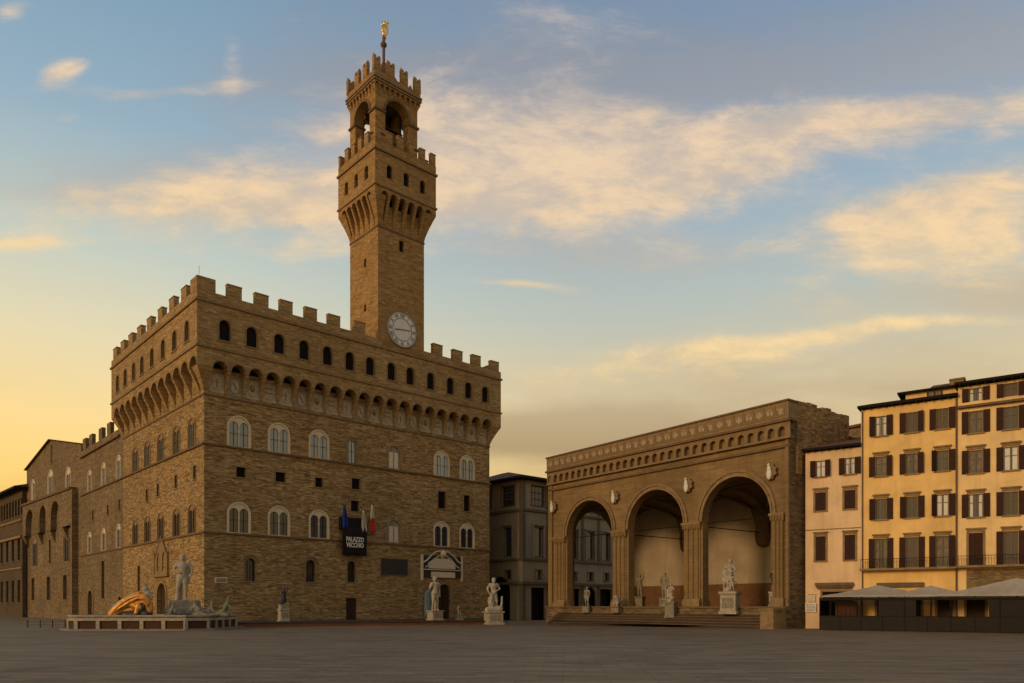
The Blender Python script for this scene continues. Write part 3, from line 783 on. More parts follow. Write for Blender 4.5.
# belfry crown
BO = .32
gallery(tower, (BX,BY), bw_, bd_, BO, 75.0, 75.85, 76.45, 76.85, 77.7, (9,9,9,9), ([],[],[],[]), 'stone_tower', aw=.62, ccw=.2, curve=False, sub=True, name='belfry_crown')
m = MB(); m.box(BX-BO,BX+bw_+BO,BY-BO,BY+bd_+BO,76.5,76.65); m.build('gallery_roof','stone_dark',tower)
bm0 = None
for k, (o, rz, Ln) in enumerate(frb):
    for s in [(-BO+.45)+(Ln+2*BO-.9)*i/3 for i in range(4)]:
        if k in (1,3) and (s < -BO+.6 or s > Ln+BO-.6): continue
        p = rz_pt((s,-BO,77.65), rz, o)
        if bm0 is None:
            q = MB(); q.box(-.55,-.13,0,.5,0,2.3); q.box(.13,.55,0,.5,0,2.3); q.box(-.13,.13,0,.5,0,1.7); q.add([(-.55,0,2.3),(-.13,0,2.3),(-.55,.5,2.3),(-.13,.5,2.3),(-.5,.25,2.75),(-.5,.25,2.75)],[(0,1,5,4),(0,2,4),(1,3,5),(2,3,5,4)])
            q.add([(.13,0,2.3),(.55,0,2.3),(.13,.5,2.3),(.55,.5,2.3),(.5,.25,2.75),(.5,.25,2.75)],[(0,1,5,4),(0,2,4),(1,3,5),(2,3,5,4)])
            bm0 = q.build('merlon','stone_tower',tower,p,rz); [setattr(v_.co, 'z', v_.co.z*.88) for v_ in bm0.data.vertices]
        else: q = bm0.copy(); COL.objects.link(q); q.parent = tower; q.location = p; q.rotation_euler = (0,0,rz); vary(q, .04)
m = MB(); m.taper(BX+.8,BX+bw_-.8,BY+.8,BY+bd_-.8,76.9, TW/2-.46,TW/2-.3,TD/2+.22,TD/2+.38,82.6); m.build('spire_roof','tiles',tower)
m = MB(); m.bar((TW/2-.38,TD/2+.3,82.0),(TW/2-.38,TD/2+.3,86.2),.22,8); m.lathe([(.05,-.45),(.35,-.3),(.5,0),(.35,.3),(.05,.45)],TW/2-.38,TD/2+.3,12,85.0); m.build('weathervane_pole','bronze_brown',tower)
# gilded lion weathervane: upright lion holding a lily
m = MB()
def blobs(m, lst, n=8):
    for (x,y,z,rx,ry,rz_) in lst:
        vs=[]; fs=[]
        for j in range(1,n):
            t=PI*j/n
            for i in range(n): a=2*PI*i/n; vs.append((x+rx*math.sin(t)*math.cos(a), y+ry*math.sin(t)*math.sin(a), z+rz_*math.cos(t)))
        vs+= [(x,y,z+rz_),(x,y,z-rz_)]
        for j in range(n-2):
            for i in range(n): fs.append((j*n+i, j*n+(i+1)%n, (j+1)*n+(i+1)%n, (j+1)*n+i))
        for i in range(n): fs.append((len(vs)-2, (i+1)%n, i)); fs.append((len(vs)-1,(n-2)*n+i,(n-2)*n+(i+1)%n))
        m.add(vs, fs)
blobs(m, [(0,0,1.3,.45,.3,.85),(.1,0,2.1,.42,.32,.42),(.35,0,2.1,.25,.2,.22),(-.25,0,.55,.28,.2,.5),(.25,0,.4,.2,.18,.45),(.45,0,1.6,.4,.12,.14),(.5,0,1.2,.35,.12,.12),(-.5,0,1.0,.16,.12,.5),(-.62,0,1.7,.16,.12,.35),(.75,0,1.9,.08,.08,.9),(.75,0,2.8,.28,.12,.25)])
m.build('lion_weathervane','gold',tower,(TW/2-.2,TD/2+.3,86.1),R(20),smooth=True)
# clock
ck = MB(); ck.prism([(2.5*math.cos(2*PI*i/48),2.5*math.sin(2*PI*i/48)) for i in range(48)], lambda p,k: (p[0], -.02 if k==0 else -.18, p[1]))
ck = ck.build('clock','clock',pal,(tx+TW/2,ty,42.0))
m = MB(); arc_ring(m,0,0,2.44,2.54,-.22,-.0,0,2*PI,48); arc_ring(m,0,0,1.55,1.64,-.21,-.17,0,2*PI,40); arc_ring(m,0,0,2.28,2.33,-.21,-.17,0,2*PI,40); m.build('ring','clock_dark',ck)
def text_mesh(body, size, name, mat, parent, M4, extrude=.02, bold=0.0, sx=1.0):
    cu = bpy.data.curves.new(name,'FONT'); cu.body = body; cu.size = size; cu.extrude = extrude; cu.align_x='CENTER'; cu.align_y='CENTER'; cu.offset = bold; cu.space_line = .9
    to = bpy.data.objects.new(name+'_tmp', cu); COL.objects.link(to)
    dg = bpy.context.evaluated_depsgraph_get(); dg.update()
    me = bpy.data.meshes.new_from_object(to.evaluated_get(dg)); bpy.data.objects.remove(to)
    me.transform(Matrix.Diagonal((sx,1,1,1))); me.transform(M4); me.materials.clear(); me.materials.append(MT[mat])
    o = bpy.data.objects.new(name, me); COL.objects.link(o); o.parent = parent; return o
for i, t in enumerate(['XII','I','II','III','IV','V','VI','VII','VIII','IX','X','XI']):
    a = PI/2-2*PI*i/12
    M4 = Matrix.Translation((1.96*math.cos(a), -.2, 1.96*math.sin(a))) @ Matrix.Rotation(PI/2,4,'X') @ Matrix.Rotation(a-PI/2,4,'Z')
    text_mesh(t, .62, 'numeral', 'clock_dark', ck, M4, .02, .012)
m = MB(); m.prism([(-.9,-.12),(-.2,.05),(1.35,.2),(1.4,.1),(-.2,-.09)], lambda p,k: (p[0], -.24 if k==0 else -.28, p[1])); m.build('hand','clock_dark',ck)
m = MB(); m.prism([(.3,0),(-1.2,-.28),(-1.25,-.1),(.3,.12)], lambda p,k: (p[0], -.2 if k==0 else -.235, p[1])); m.build('hand','clock_dark',ck)

# ================================================================== things on the palace front
def on_front(name, label, cat, px, z, off=0.0, group=None):
    s = FW.s_at(px, off); return thing(name, label, cat, FW.w(s, off, z), FW.rz, group)
t = on_front('wall_plaque', 'large dark rectangular slate panel on the palace wall left of the main door', 'plaque', 394, 6.9)
m = MB(); m.box(-2.25,2.25,-.12,-.005,0,2.25); m.build('panel','slate',t)
m = MB(); m.box(-2.35,2.35,-.16,-.0,2.25,2.37); m.box(-2.35,2.35,-.16,0,-.12,0); m.box(-2.35,-2.25,-.16,0,0,2.25); m.box(2.25,2.35,-.16,0,0,2.25); m.build('frame','stone_dark',t)
t = on_front('wall_tablet', 'small pale stone tablet set low in the palace wall beside its corner', 'tablet', 221, 5.2)
m = MB(); m.box(-.75,.75,-.1,-.0,0,.7); m.build('slab','pale_frame',t,bevel=.02)
m = MB(); m.box(-.62,.62,-.12,-.1,.12,.58); m.build('inset','marble_grey',t)
# banner box and flags
t = on_front('banner', 'black hanging banner with white lettering under the flags', 'banner', 355, 9.35, .9)
m = MB(); pts = []
nx = 13
for j in range(8):
    for i in range(nx): pts.append((-1.9+3.8*i/(nx-1), .10*math.sin(i*1.1)+.05*math.sin(j*.9), j*3.9/7))
m.add(pts, [(j*nx+i, j*nx+i+1, (j+1)*nx+i+1, (j+1)*nx+i) for j in range(7) for i in range(nx-1)])
o = m.build('cloth','black_cloth',t,smooth=True); sm = o.modifiers.new('s','SOLIDIFY'); sm.thickness = .04
m = MB(); m.bar((-2.1,.1,3.95),(2.1,.1,3.95),.07); m.bar((-1.8,.1,3.95),(-1.8,.9,4.1),.04); m.bar((1.8,.1,3.95),(1.8,.9,4.1),.04); m.build('rail','iron',t)
m = MB(); m.box(-2.0,1.6,.3,.85,3.6,5.2); m.build('box_frame','black_cloth',t)
text_mesh('PALAZZO\nVECCHIO', .86, 'lettering', 'white', t, Matrix.Translation((-.1,-.22,1.75)) @ Matrix.Rotation(PI/2,4,'X'), .015, .03, .72)
def flag(label, px, z0, mats, lean, top, grp='flags on the palace front'):
    t = on_front('flag', label, 'flag', px, z0, .2, grp)
    m = MB(); m.bar((0,.2,0),(lean,-1.2,top),.04); m.lathe([(.02,-.1),(.09,0),(.02,.16)], lean, -1.2, 8, top); m.build('pole','iron',t)
    n = len(mats)
    for k, mt in enumerate(mats):
        m = MB(); pts = []; nx, nz = 7, 9
        a0 = k/n; a1 = (k+1)/n
        for j in range(nz):
            q = a0+(a1-a0)*j/(nz-1)
            x0 = lean*.97; z0_ = top*.97-q*top*.98
            wdt = .55*(.35+q*.9)
            for i in range(nx): pts.append((x0-.25+wdt*1.25*i/(nx-1)+.18*q, -1.18+.5*q+.16*math.sin(i*1.6+q*3), z0_+.15*i/(nx-1)))
        m.add(pts, [(j*nx+i, j*nx+i+1, (j+1)*nx+i+1, (j+1)*nx+i) for j in range(nz-1) for i in range(nx-1)])
        o = m.build('cloth', mt, t, smooth=True); sm = o.modifiers.new('s','SOLIDIFY'); sm.thickness = .03
    return t
flag('dark blue flag hanging above the left edge of the black banner', 342, 13.0, ['blue','blue'], -.2, 3.0)
flag('creased white flag hanging between the blue and the red flag', 359, 12.6, ['white_cloth'], .1, 3.0)
flag('red and white flag hanging above the right edge of the black banner', 366, 12.6, ['white_cloth','red'], .35, 3.9)

# ================================================================== GABLED STONE BUILDING (left of the palace)
x0, y0 = FW.x-.6725*RD, FW.y+.74*RD
FG = Frame(x0, y0, .71, -.704)                # s negative runs away
gb = thing('gabled_building', 'tall old stone building with low gable and three blind arches beside the palace', 'building', (x0,y0,0), FG.rz)
GL = 37.5
def gs(px): return FG.s_at(px)
gw = []
for px, za, w_, h_ in ((33.5,24.0,2.6,4.6),(50.8,23.0,3.6,6.0),(68.5,22.0,3.0,6.0)): gw.append((gs(px), za, w_, h_, 'big'))
for px in (35,66.5): gw.append((gs(px), 10.6, 3.4, 5.9, 'mid'))
for px in (33,48.5,65): gw.append((gs(px), 3.6, 2.2, 4.6, 'low'))
gw.append((gs(51.5), 30.3, .9, 3.6, 'top')); gw.append((gs(50),10.8,1.2,4.6,'mid2'))
hol = [(arch_poly if k in ('big','mid') else rect_poly)(s,za,w_,h_) for s,za,w_,h_,k in gw]
sa = gs(51)
m = MB(); sheet(m, [(-GL,0),(0,0),(0,31.2),(sa,34.9),(-GL,31.2)], hol, 0, .5)
m.add([(0,0,0),(0,25,0),(0,25,31),(0,0,31.2)],[(0,1,2,3)]); m.add([(-GL,0,0),(-GL,25,0),(-GL,25,31.2),(-GL,0,31.2)],[(0,1,2,3)])
m.add([(-GL,25,0),(0,25,0),(0,25,31.2),(sa,25,34.9),(-GL,25,31.2)],[(0,1,2,3,4)])
m.build('wall','stone_old',gb)
m = MB(); 
for a, b in (((-GL-.4,31.25),(sa,34.95)),((sa,34.95),(.2,31.25))):
    m.add([(a[0],-.5,a[1]),(b[0],-.5,b[1]),(b[0],26,b[1]),(a[0],26,a[1]),(a[0],-.5,a[1]+.12),(b[0],-.5,b[1]+.12),(b[0],26,b[1]+.12),(a[0],26,a[1]+.12)], [(0,1,2,3),(4,5,6,7),(0,1,5,4),(2,3,7,6),(1,2,6,5),(0,3,7,4)])
m.build('roof','tiles',gb)
for s, za, w_, h_, k in gw:
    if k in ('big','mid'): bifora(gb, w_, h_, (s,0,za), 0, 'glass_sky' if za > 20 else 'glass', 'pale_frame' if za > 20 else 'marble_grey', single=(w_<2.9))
    else: slot(gb, w_, h_, (s,0,za), 0, False, 'black' if k!='top' else 'pale_frame', frame='stone_trim')
# projecting wall with three arches
spr = 18.2
bay0, bay1 = -GL+1.0, gs(76.9)
blen = bay1-bay0
m = MB(); hs = []
for px, w_ in ((35,6.2),(48.3,4.6),(60.8,5.6)): hs.append(arch_poly(gs(px), 16.9, w_, 5.3, 14))
sheet(m, [(bay0,17.0),(bay1,17.0),(bay1,23.4),(bay0,23.4)], [[(x,z) for x,z in h] for h in hs], -1.0, .98)
m.build('arch_band','stone_old',gb)
m = MB(); m.box(bay0-.2,bay1+.2,-1.3,.0,23.4,23.8); m.box(bay0,bay1,-.998,-.0,22.9,23.0); m.build('string_course','stone_dark',gb)
m = MB(); m.box(gs(76.85),gs(78.2),-1.02,0,0,23.4); m.build('buttress','stone_old',gb)
for px in (28.5,42.3,54.6,67.5):
    m = MB(); s=gs(px); m.prism([(0,0),(-1.0,2.4),(0,2.4)], lambda p,k:(s-.6+1.2*k,p[0],14.6+p[1])); m.build('corbel','stone_old',gb)
m = MB(); m.bar((gs(29),-.4,0),(gs(29),-.4,23),.16,8); m.build('drainpipe','iron',gb)

# ================================================================== FAR LEFT HOUSE ROW
xe, ye, _ = FG.w(-GL-.05)
hb = thing('terraced_house', 'dark house with wide overhanging eaves at the left edge of the square', 'house', (xe,ye,0), FG.rz)
HL = 60; hw_ = []
FH = Frame(xe, ye, .71, -.704)
for i in range(11):
    s = -3-i*5.2
    hw_ += [(s,21.8,1.7,3.6),(s+2.6,21.8,1.7,3.6)] if i < 8 else []
    hw_ += [(s,12.2,2.0,4.6),(s,3.2,2.2,4.8)]
m = MB(); sheet(m, [(-HL,0),(0,0),(0,27.2),(-HL,27.2)], [rect_poly(*h) for h in hw_], -.8, .5)
m.add([(0,-.8,0),(0,20,0),(0,20,27.2),(0,-.8,27.2)],[(0,1,2,3)]); m.build('wall','stone_far',hb)
m = MB(); m.box(-HL,1.6,-2.6,20,27.2,27.6); m.build('eaves','iron',hb); m = MB(); m.taper(-HL,1.6,-2.6,20,27.6,-HL,1.2,8,9,30.6); m.build('roof','tiles',hb)
w0 = None
for s, za, w_, h_ in hw_:
    g = MB(); g.box(-w_/2,w_/2,.4,.44,0,h_); o = g.build('window','glass',hb,(s,-.8,za))
    g = MB(); g.box(-w_/2-.2,w_/2+.2,-.15,0,-.2,0); g.box(-.04,.04,.34,.4,0,h_); g.build('sill','stone_dark',o)
m = MB(); m.box(-HL,0,-1.05,-.8,20.6,20.95); m.box(-HL,0,-1.25,-.8,16.9,17.4); m.box(-HL,0,-1.0,-.8,10.4,10.7); m.build('string_course','stone_trim',hb)

# ================================================================== MUSEUM BUILDING (grey, between palace and loggia)
FM = Frame(1.74, 125, .74, .6725)
mu = thing('museum_building', 'grey stucco building with tiled roof between the palace and the arcade', 'building', (FM.x,FM.y,0), FM.rz)
ML, MD = 62, 22
def bays(n, p, off):
    o = []
    for i in range(n): o.append(off+p*i)
    return o
mr = bays(14, 4.35, 3.7); ml = [-3.0-.6, -9.5, -15.5]
def mwins(cs):
    h = []
    for c in cs: h += [(c,19.3,3.3,3.3,'top'),(c,10.8,1.9,4.8,'mid'),(c,7.0,1.4,1.4,'mez')]
    return h
wr = mwins(mr); wl = mwins(ml)
grd = [arch_poly(c, 0, 3.4, 5.8) if i%2 else rect_poly(c,0,3.4,5.5) for i,c in enumerate(mr)]
m = MB(); sheet(m, [(0,0),(ML,0),(ML,23.4),(0,23.4)], [rect_poly(a,b,c,d) for a,b,c,d,_ in wr]+grd, 0, .5)
m.add([(ML,0,0),(ML,MD,0),(ML,MD,23.4),(ML,0,23.4)],[(0,1,2,3)]); m.add([(0,MD,0),(ML,MD,0),(ML,MD,23.4),(0,MD,23.4)],[(0,1,2,3)])
m.build('wall','museum',mu)
m = MB(); sheet(m, [(-MD,0),(0,0),(0,23.4),(-MD,23.4)], [rect_poly(a,b,c,d) for a,b,c,d,_ in wl]+[arch_poly(-5.6,0,5.0,7.4)], 0, .5)
m.build('wall','museum',mu, rz=-PI/2)
for lst, rz in ((wr,0),(wl,-PI/2)):
    for s, za, w_, h_, k in lst:
        c, sn = math.cos(rz), math.sin(rz)
        o = slot(mu, w_, h_, (s*c,s*sn,za), rz, k=='top', 'glass', frame='museum_trim')
        if k == 'top':
            g = MB(); g.box(-w_/2,w_/2,.13,.18,h_*.33,h_*.33+.08); g.box(-w_/2,w_/2,.13,.18,h_*.66,h_*.66+.08); g.build('glazing_bar','woodframe',o)
        if k == 'mid':
            g = MB(); g.box(-w_/2-.5,w_/2+.5,-.35,0,h_+.35,h_+.6); g.box(-w_/2-.45,-w_/2-.14,-.18,0,-.3,h_+.35); g.box(w_/2+.14,w_/2+.45,-.18,0,-.3,h_+.35); g.build('pediment','museum',o)
g = MB()
for h in grd: g.add([(p[0],1.2,p[1]) for p in h],[tuple(range(len(h)))])
g.build('door','black',mu)
g = MB(); h = arch_poly(-5.6,0,5.0,7.4); g.add([(p[0],1.2,p[1]) for p in h],[tuple(range(len(h)))]); g.build('door','black',mu,rz=-PI/2)
m = MB()
for z, out, h in ((18.2,.35,.4),(10.0,.3,.35),(6.0,.5,.45)):
    m.box(-out,ML,-out,0,z,z+h); m.box(-out,0,.001,MD,z,z+h)
m.build('string_course','museum_trim',mu)
m = MB()
for z0_, z1_ in ((10.35,18.2),(18.6,23.4),(.0,6.0)):
    for x in (0.0, *[c+1.95 for c in mr]):
        m = MB(); m.box(x if x else -.2, x+.5, -.2, 0, z0_, z1_)
        if not x: m.box(-.2,-.001,.001,.6,z0_,z1_)
        m.build('pilaster','museum_trim',mu)
m = MB(); m.box(-1.5,ML,-1.5,MD,23.4,23.75); m.build('eaves','iron',mu)
m = MB(); m.taper(-1.5,ML,-1.5,MD,23.75, 5,ML-5,9,11,26.3); m.build('roof','tiles',mu)

# ================================================================== LOGGIA
FL = Frame(29.4, 80.0, .603, -.797); LW = 40.4
lo = FL.w(-LW)
lg = thing('arcaded_loggia', 'brown stone loggia with three tall open arches and a relief parapet', 'loggia', (lo[0],lo[1],0), FL.rz)
XL = .9; LD = 15.5; ZP = 2.35; ZS = 12.4; AR = 4.6
ac = [9.4, 21.5, 33.55]
m = MB(); sheet(m, [(XL,ZP),(LW,ZP),(LW,22.0),(XL,22.0)], [arch_poly(c, ZP-.1, 2*AR, ZS+AR-ZP+.1, 32) for c in ac], 0, 1.05, back=True)
m.build('wall','stone_smooth',lg)
# left side wall with an open arch, right side wall solid, back wall
q = MB(); sheet(q, [(-LD,ZP),(-1.06,ZP),(-1.06,22.0),(-LD,22.0)], [arch_poly(-8.3, ZP-.1, 9.4, ZS+AR-ZP, 28)], 0, 1.4, back=True)
q.build('wall','stone_smooth',lg,loc=(XL,0,0),rz=-PI/2)
m = MB(); m.box(LW-1.2,LW,1.06,LD+1,ZP,22.0); m.add([(LW+.01,-.02,0),(LW+.01,LD+1,0),(LW+.01,LD+1,21.5),(LW+.01,11.65,21.5),(LW+.01,11.6,24.2),(LW+.01,-.02,24.2)],[(0,1,2,3,4,5)])
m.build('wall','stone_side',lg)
m = MB()
for i in range(11):
    y0_ = 1.2+i*.95; h_ = 24.25+random.uniform(-.35,.2)-(.5 if i > 7 else 0)*random.random(); m.box(LW-.9,LW+.12+random.uniform(0,.06),y0_,y0_+.93,18.6 if i%3 else 16.5,h_)
m.build('rough_side_parapet','stone',lg)
m = MB(); m.box(XL,LW-1.2,LD,LD+.9,ZP+3.1,22.0); m.build('back_wall','plaster',lg)
m = MB(); m.box(XL,LW-1.2,LD-.12,LD+.9,ZP,ZP+3.1); m.build('dado','dado',lg)
# vaults
for b in range(3):
    xa, xb = (XL,14.0) if b == 0 else ((14.0,26.8) if b == 1 else (26.8,LW-1.2))
    ya, yb = 1.05, LD; n = 20; vs = []; fs = []
    for j in range(n+1):
        for i in range(n+1):
            u = -1+2*i/n; v = -1+2*j/n
            f = AR*math.sqrt(max(0,1-u*u)); g = (AR+.2)*math.sqrt(max(0,1-v*v))
            vs.append((xa+(xb-xa)*i/n, ya+(yb-ya)*j/n, ZS+.3+max(f,g)))
    for j in range(n):
        for i in range(n): a = j*(n+1)+i; fs.append((a,a+1,a+n+2,a+n+1))
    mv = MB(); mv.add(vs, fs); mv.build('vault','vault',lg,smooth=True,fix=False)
    mr_ = MB()
    for (X0,Y0,X1,Y1) in ((xa,ya,xb,yb),(xb,ya,xa,yb)):
        pr = None
        for k in range(21):
            q = k/20; w = -1+2*q; z = ZS+.2+(AR+.1)*math.sqrt(max(0,1-w*w)); p = (X0+(X1-X0)*q, Y0+(Y1-Y0)*q, z)
            if pr: mr_.bar(pr, p, .18, 6)
            pr = p
    mr_.build('rib','stone_smooth',lg)
    if b:
        ma = MB(); fr_pts=[]
        for k in range(25):
            a = PI*k/24; yc_=(ya+yb)/2; fr_pts.append((yc_+(yb-ya)/2*math.cos(a), ZS+(AR)*math.sin(a)))
        for p, q in zip(fr_pts, fr_pts[1:]):
            ma.add([(xa-.6,p[0],p[1]),(xa+.6,p[0],p[1]),(xa+.6,q[0],q[1]),(xa-.6,q[0],q[1]),(xa-.6,p[0],p[1]+.8),(xa+.6,p[0],p[1]+.8),(xa+.6,q[0],q[1]+.8),(xa-.6,q[0],q[1]+.8)],[(0,1,2,3),(4,5,6,7),(0,1,5,4),(2,3,7,6),(0,3,7,4),(1,2,6,5)])
        ma.build('transverse_arch','stone_smooth',lg)
        mc = MB(); mc.lathe([(.2,-2.3),(.6,-2.15),(.85,-1.7),(.95,-.8),(.9,.4),(1.1,1.2),(1.5,2.6)], xa, LD-.6, 14, ZS+.1); mc.build('wall_bracket','stone_dark',lg,smooth=True)
m = MB(); m.box(XL,LW,0.02,LD+.9,21.8,21.95); m.build('roof','step',lg)
# piers
def pier(x0_, x1_, name='pier'):
    m = MB(); w_ = x1_-x0_
    m.box(x0_+.15,x1_-.15,-.12,1.15,ZP+.9,ZS-.9)
    k = max(3, int(w_/.7))
    for i in range(k):
        cx = x0_+.15+(w_-.3)*(i+.5)/k; m.lathe([(.2,ZP+.9),(.2,ZS-.9)], cx, -.16, 10); m.lathe([(.18,ZP+.9),(.18,ZS-.9)], cx, 1.15, 8)
    for yy in (.25,.8): m.lathe([(.17,ZP+.9),(.17,ZS-.9)], x0_+.15, yy, 8); m.lathe([(.17,ZP+.9),(.17,ZS-.9)], x1_-.15, yy, 8)
    o = m.build('pier','stone_smooth',lg)
    m = MB(); m.box(x0_-.05,x1_+.05,-.55,1.45,ZP,ZP+.45); m.taper(x0_-.05,x1_+.05,-.55,1.45,ZP+.45,x0_+.05,x1_-.05,-.38,1.3,ZP+.9); m.build('base','stone_trim',o)
    m = MB(); m.taper(x0_+.05,x1_-.05,-.36,1.3,ZS-.9,x0_-.08,x1_+.08,-.52,1.42,ZS-.3)
    for i in range(int(w_/.35)):
        for zz in (ZS-.8, ZS-.52): m.box(x0_+.35*i+.05,x0_+.35*i+.24,-.56,-.42,zz,zz+.18)
    m.box(x0_-.12,x1_+.12,-.6,1.48,ZS-.3,ZS-.05); m.build('capital','stone_trim',o)
pier(2.2,4.65); pier(14.15,16.75); pier(26.25,28.8); pier(38.3,39.9)
for x0_, x1_ in ((XL,1.75),(LW-.35,LW+.02)): m = MB(); m.box(x0_,x1_,-.3,-.002,ZP,21.9); m.build('corner_pilaster','stone_smooth',lg)
for c in ac:
    m = MB(); arc_ring(m,c,ZS,AR+.0,AR+.2,-.2,.1,n=32); arc_ring(m,c,ZS,AR+.22,AR+.46,-.1,-.0,n=32); arc_ring(m,c,ZS,AR+.48,AR+.68,-.24,-.0,n=32); m.build('archivolt','stone_trim',lg)
    m = MB(); m.bar((c-AR,.8,ZS-.2),(c+AR,.8,ZS-.2),.06); m.build('tie_rod','iron',lg)
for xx in (14.0,26.8):
    m = MB(); m.bar((xx,1.6,ZS-.3),(xx,LD,ZS-.3),.06); m.build('tie_rod','iron',lg)
m = MB(); m.box(XL,LW+.15,-.3,0,19.25,19.5); m.build('string_course','stone_dark',lg)
m = MB(); m.box(XL,LW,-.12,0,19.5,20.1); m.build('frieze','stone_smooth',lg)
# corbel arcade under the cornice
pit = (LW-XL)/31; m = MB(); sheet(m, [(XL,20.35),(LW+.4,20.35),(LW+.4,21.9),(XL,21.9)], [arch_poly(XL+pit*(i+.5), 20.2, pit*.66, 1.25, 8) for i in range(31)], -.55, .54)
m.box(XL,LW+.4,-.62,-.0,20.1,20.35); m.build('corbel_arcade','stone_trim',lg)
m = MB(); m.box(XL-.1,LW+.5,-.85,0.6,21.9,22.15); m.build('cornice','stone_dark',lg)
m = MB(); m.box(XL,LW+.2,-.6,-.2,22.15,24.0); m.box(LW-.1,LW+.2,-.2,1.15,22.15,24.0); m.build('parapet','stone_trim',lg)
m = MB(); m.box(XL-.1,LW+.3,-.75,-.05,24.0,24.2); m.box(LW-.2,LW+.3,-.05,1.15,24.0,24.2); m.build('coping','stone_dark',lg)
pms = []
rel = [[(0,-.03,.62,.24,.05,.36),(-.33,-.03,.62,.08,.04,.22),(.33,-.03,.62,.08,.04,.22)],
       [(-.2,-.03,.62,.19,.05,.3),(.24,-.03,.55,.17,.05,.26),(.02,-.03,.95,.14,.05,.1)],
       [(0,-.03,.7,.3,.05,.2),(0,-.03,.4,.2,.05,.2),(-.36,-.03,.9,.07,.04,.09),(.36,-.03,.3,.07,.04,.09)]]
for i in range(30):
    cx = XL+.9+i*(LW-XL-1.1)/29.4
    if i < 3:
        m = MB(); m.box(-.5,.5,-.03,.02,0,1.2)
        pm = m.build('relief_panel','stone_smooth',lg,(cx,-.6,22.45))
        m = MB(); blobs(m, rel[i],6); m.build('relief','shield_stone',pm)
        m2 = MB(); m2.box(.56,.70,-.06,.02,0,1.3); m2.build('border','stone_trim',pm)
        pms.append(pm)
    else: dup(pms[(i*7+i//3)%3], lg, (cx,-.6,22.45))
# white virtue reliefs on dark star panels between the arches
for i, px in enumerate((554.5,616,689,772)):
    s = FL.s_at(px)+LW; s = max(1.0, s)
    m = MB(); m.prism([(.95*(1 if j%2 else .75)*math.cos(PI*j/8), .95*(1 if j%2 else .75)*math.sin(PI*j/8)) for j in range(16)], lambda p,k:(p[0],0 if k==0 else -.1,p[1])); o = m.build('virtue_relief','stone_smooth',lg,(s,-.36,16.9))
    m = MB(); blobs(m,[(0,-.2,-.3,.34,.2,.62),(0,-.22,.25,.24,.18,.36),(0,-.26,.68,.15,.15,.18)]); m.build('figure','white',o,smooth=True)
# platform and steps
m = MB(); m.box(XL+.6,LW+.3,-1.2,LD+.9,0,ZP); m.build('platform','stone_side',lg)
m = MB(); m.box(XL+.5,LW+.35,-1.35,-1.1,ZP-.18,ZP+.003); m.build('platform_edge','stone_dark',lg)
m = MB()
for i in range(5): m.box(4.6,LW-1.3,-1.2-.45*(5-i),-1.2-.45*(4-i)+.0,0,.3*(i+1)-.07)
m.build('steps','step',lg)
m = MB()
for i in range(5): m.box(4.55,LW-1.28,-1.2-.45*(5-i)-.07,-1.2-.45*(4-i)-.072,.3*(i+1)-.07,.3*(i+1))
m.build('step_treads','stone_dark',lg)
m = MB(); m.box(LW-1.3,LW+.3,-3.4,-1.2,0,1.95); m.box(LW-1.4,LW+.4,-3.5,-1.36,1.95,2.15); m.build('end_pedestal','stone_trim',lg)

pfl = [at_(548,94), at_(778,84.5), FL.w(-1.0,1.0)[:2], FL.w(-LW+2,1.0)[:2]]
m = MB(); m.prism(pfl, lambda p,k: (p[0],p[1],.004 if k==0 else .2)); tag(m.build('pavement','step'), kind='structure')
pfl = [at_(551,95.5), at_(776,86), FL.w(-1.2,1.0)[:2], FL.w(-LW+2.5,1.0)[:2]]
m = MB(); m.prism(pfl, lambda p,k: (p[0],p[1],.21 if k==0 else .38)); tag(m.build('pavement','step'), kind='structure')
# roof structures behind the loggia's right end
t = thing('rooftop_house', 'low brown house top with tiled roof seen between the arcade and the peach house', 'house', (LW and FL.w(0)[0]+.0, FL.w(0)[1], 0), FL.rz)
m = MB(); m.box(-4.6,7,LD+2,LD+14,0,24.2); m.box(-2.4,-1.0,LD+1.9,LD+1.995,22.9,23.1); m.build('wall','stone_old',t)
m = MB(); m.box(-4.9,7.3,LD+1.6,LD+14.4,24.2,24.5); m.build('roof','tiles',t)
m = MB(); m.box(-2.2,-1.2,LD+1.93,LD+1.99,21.4,22.8); m.build('window','black',t)

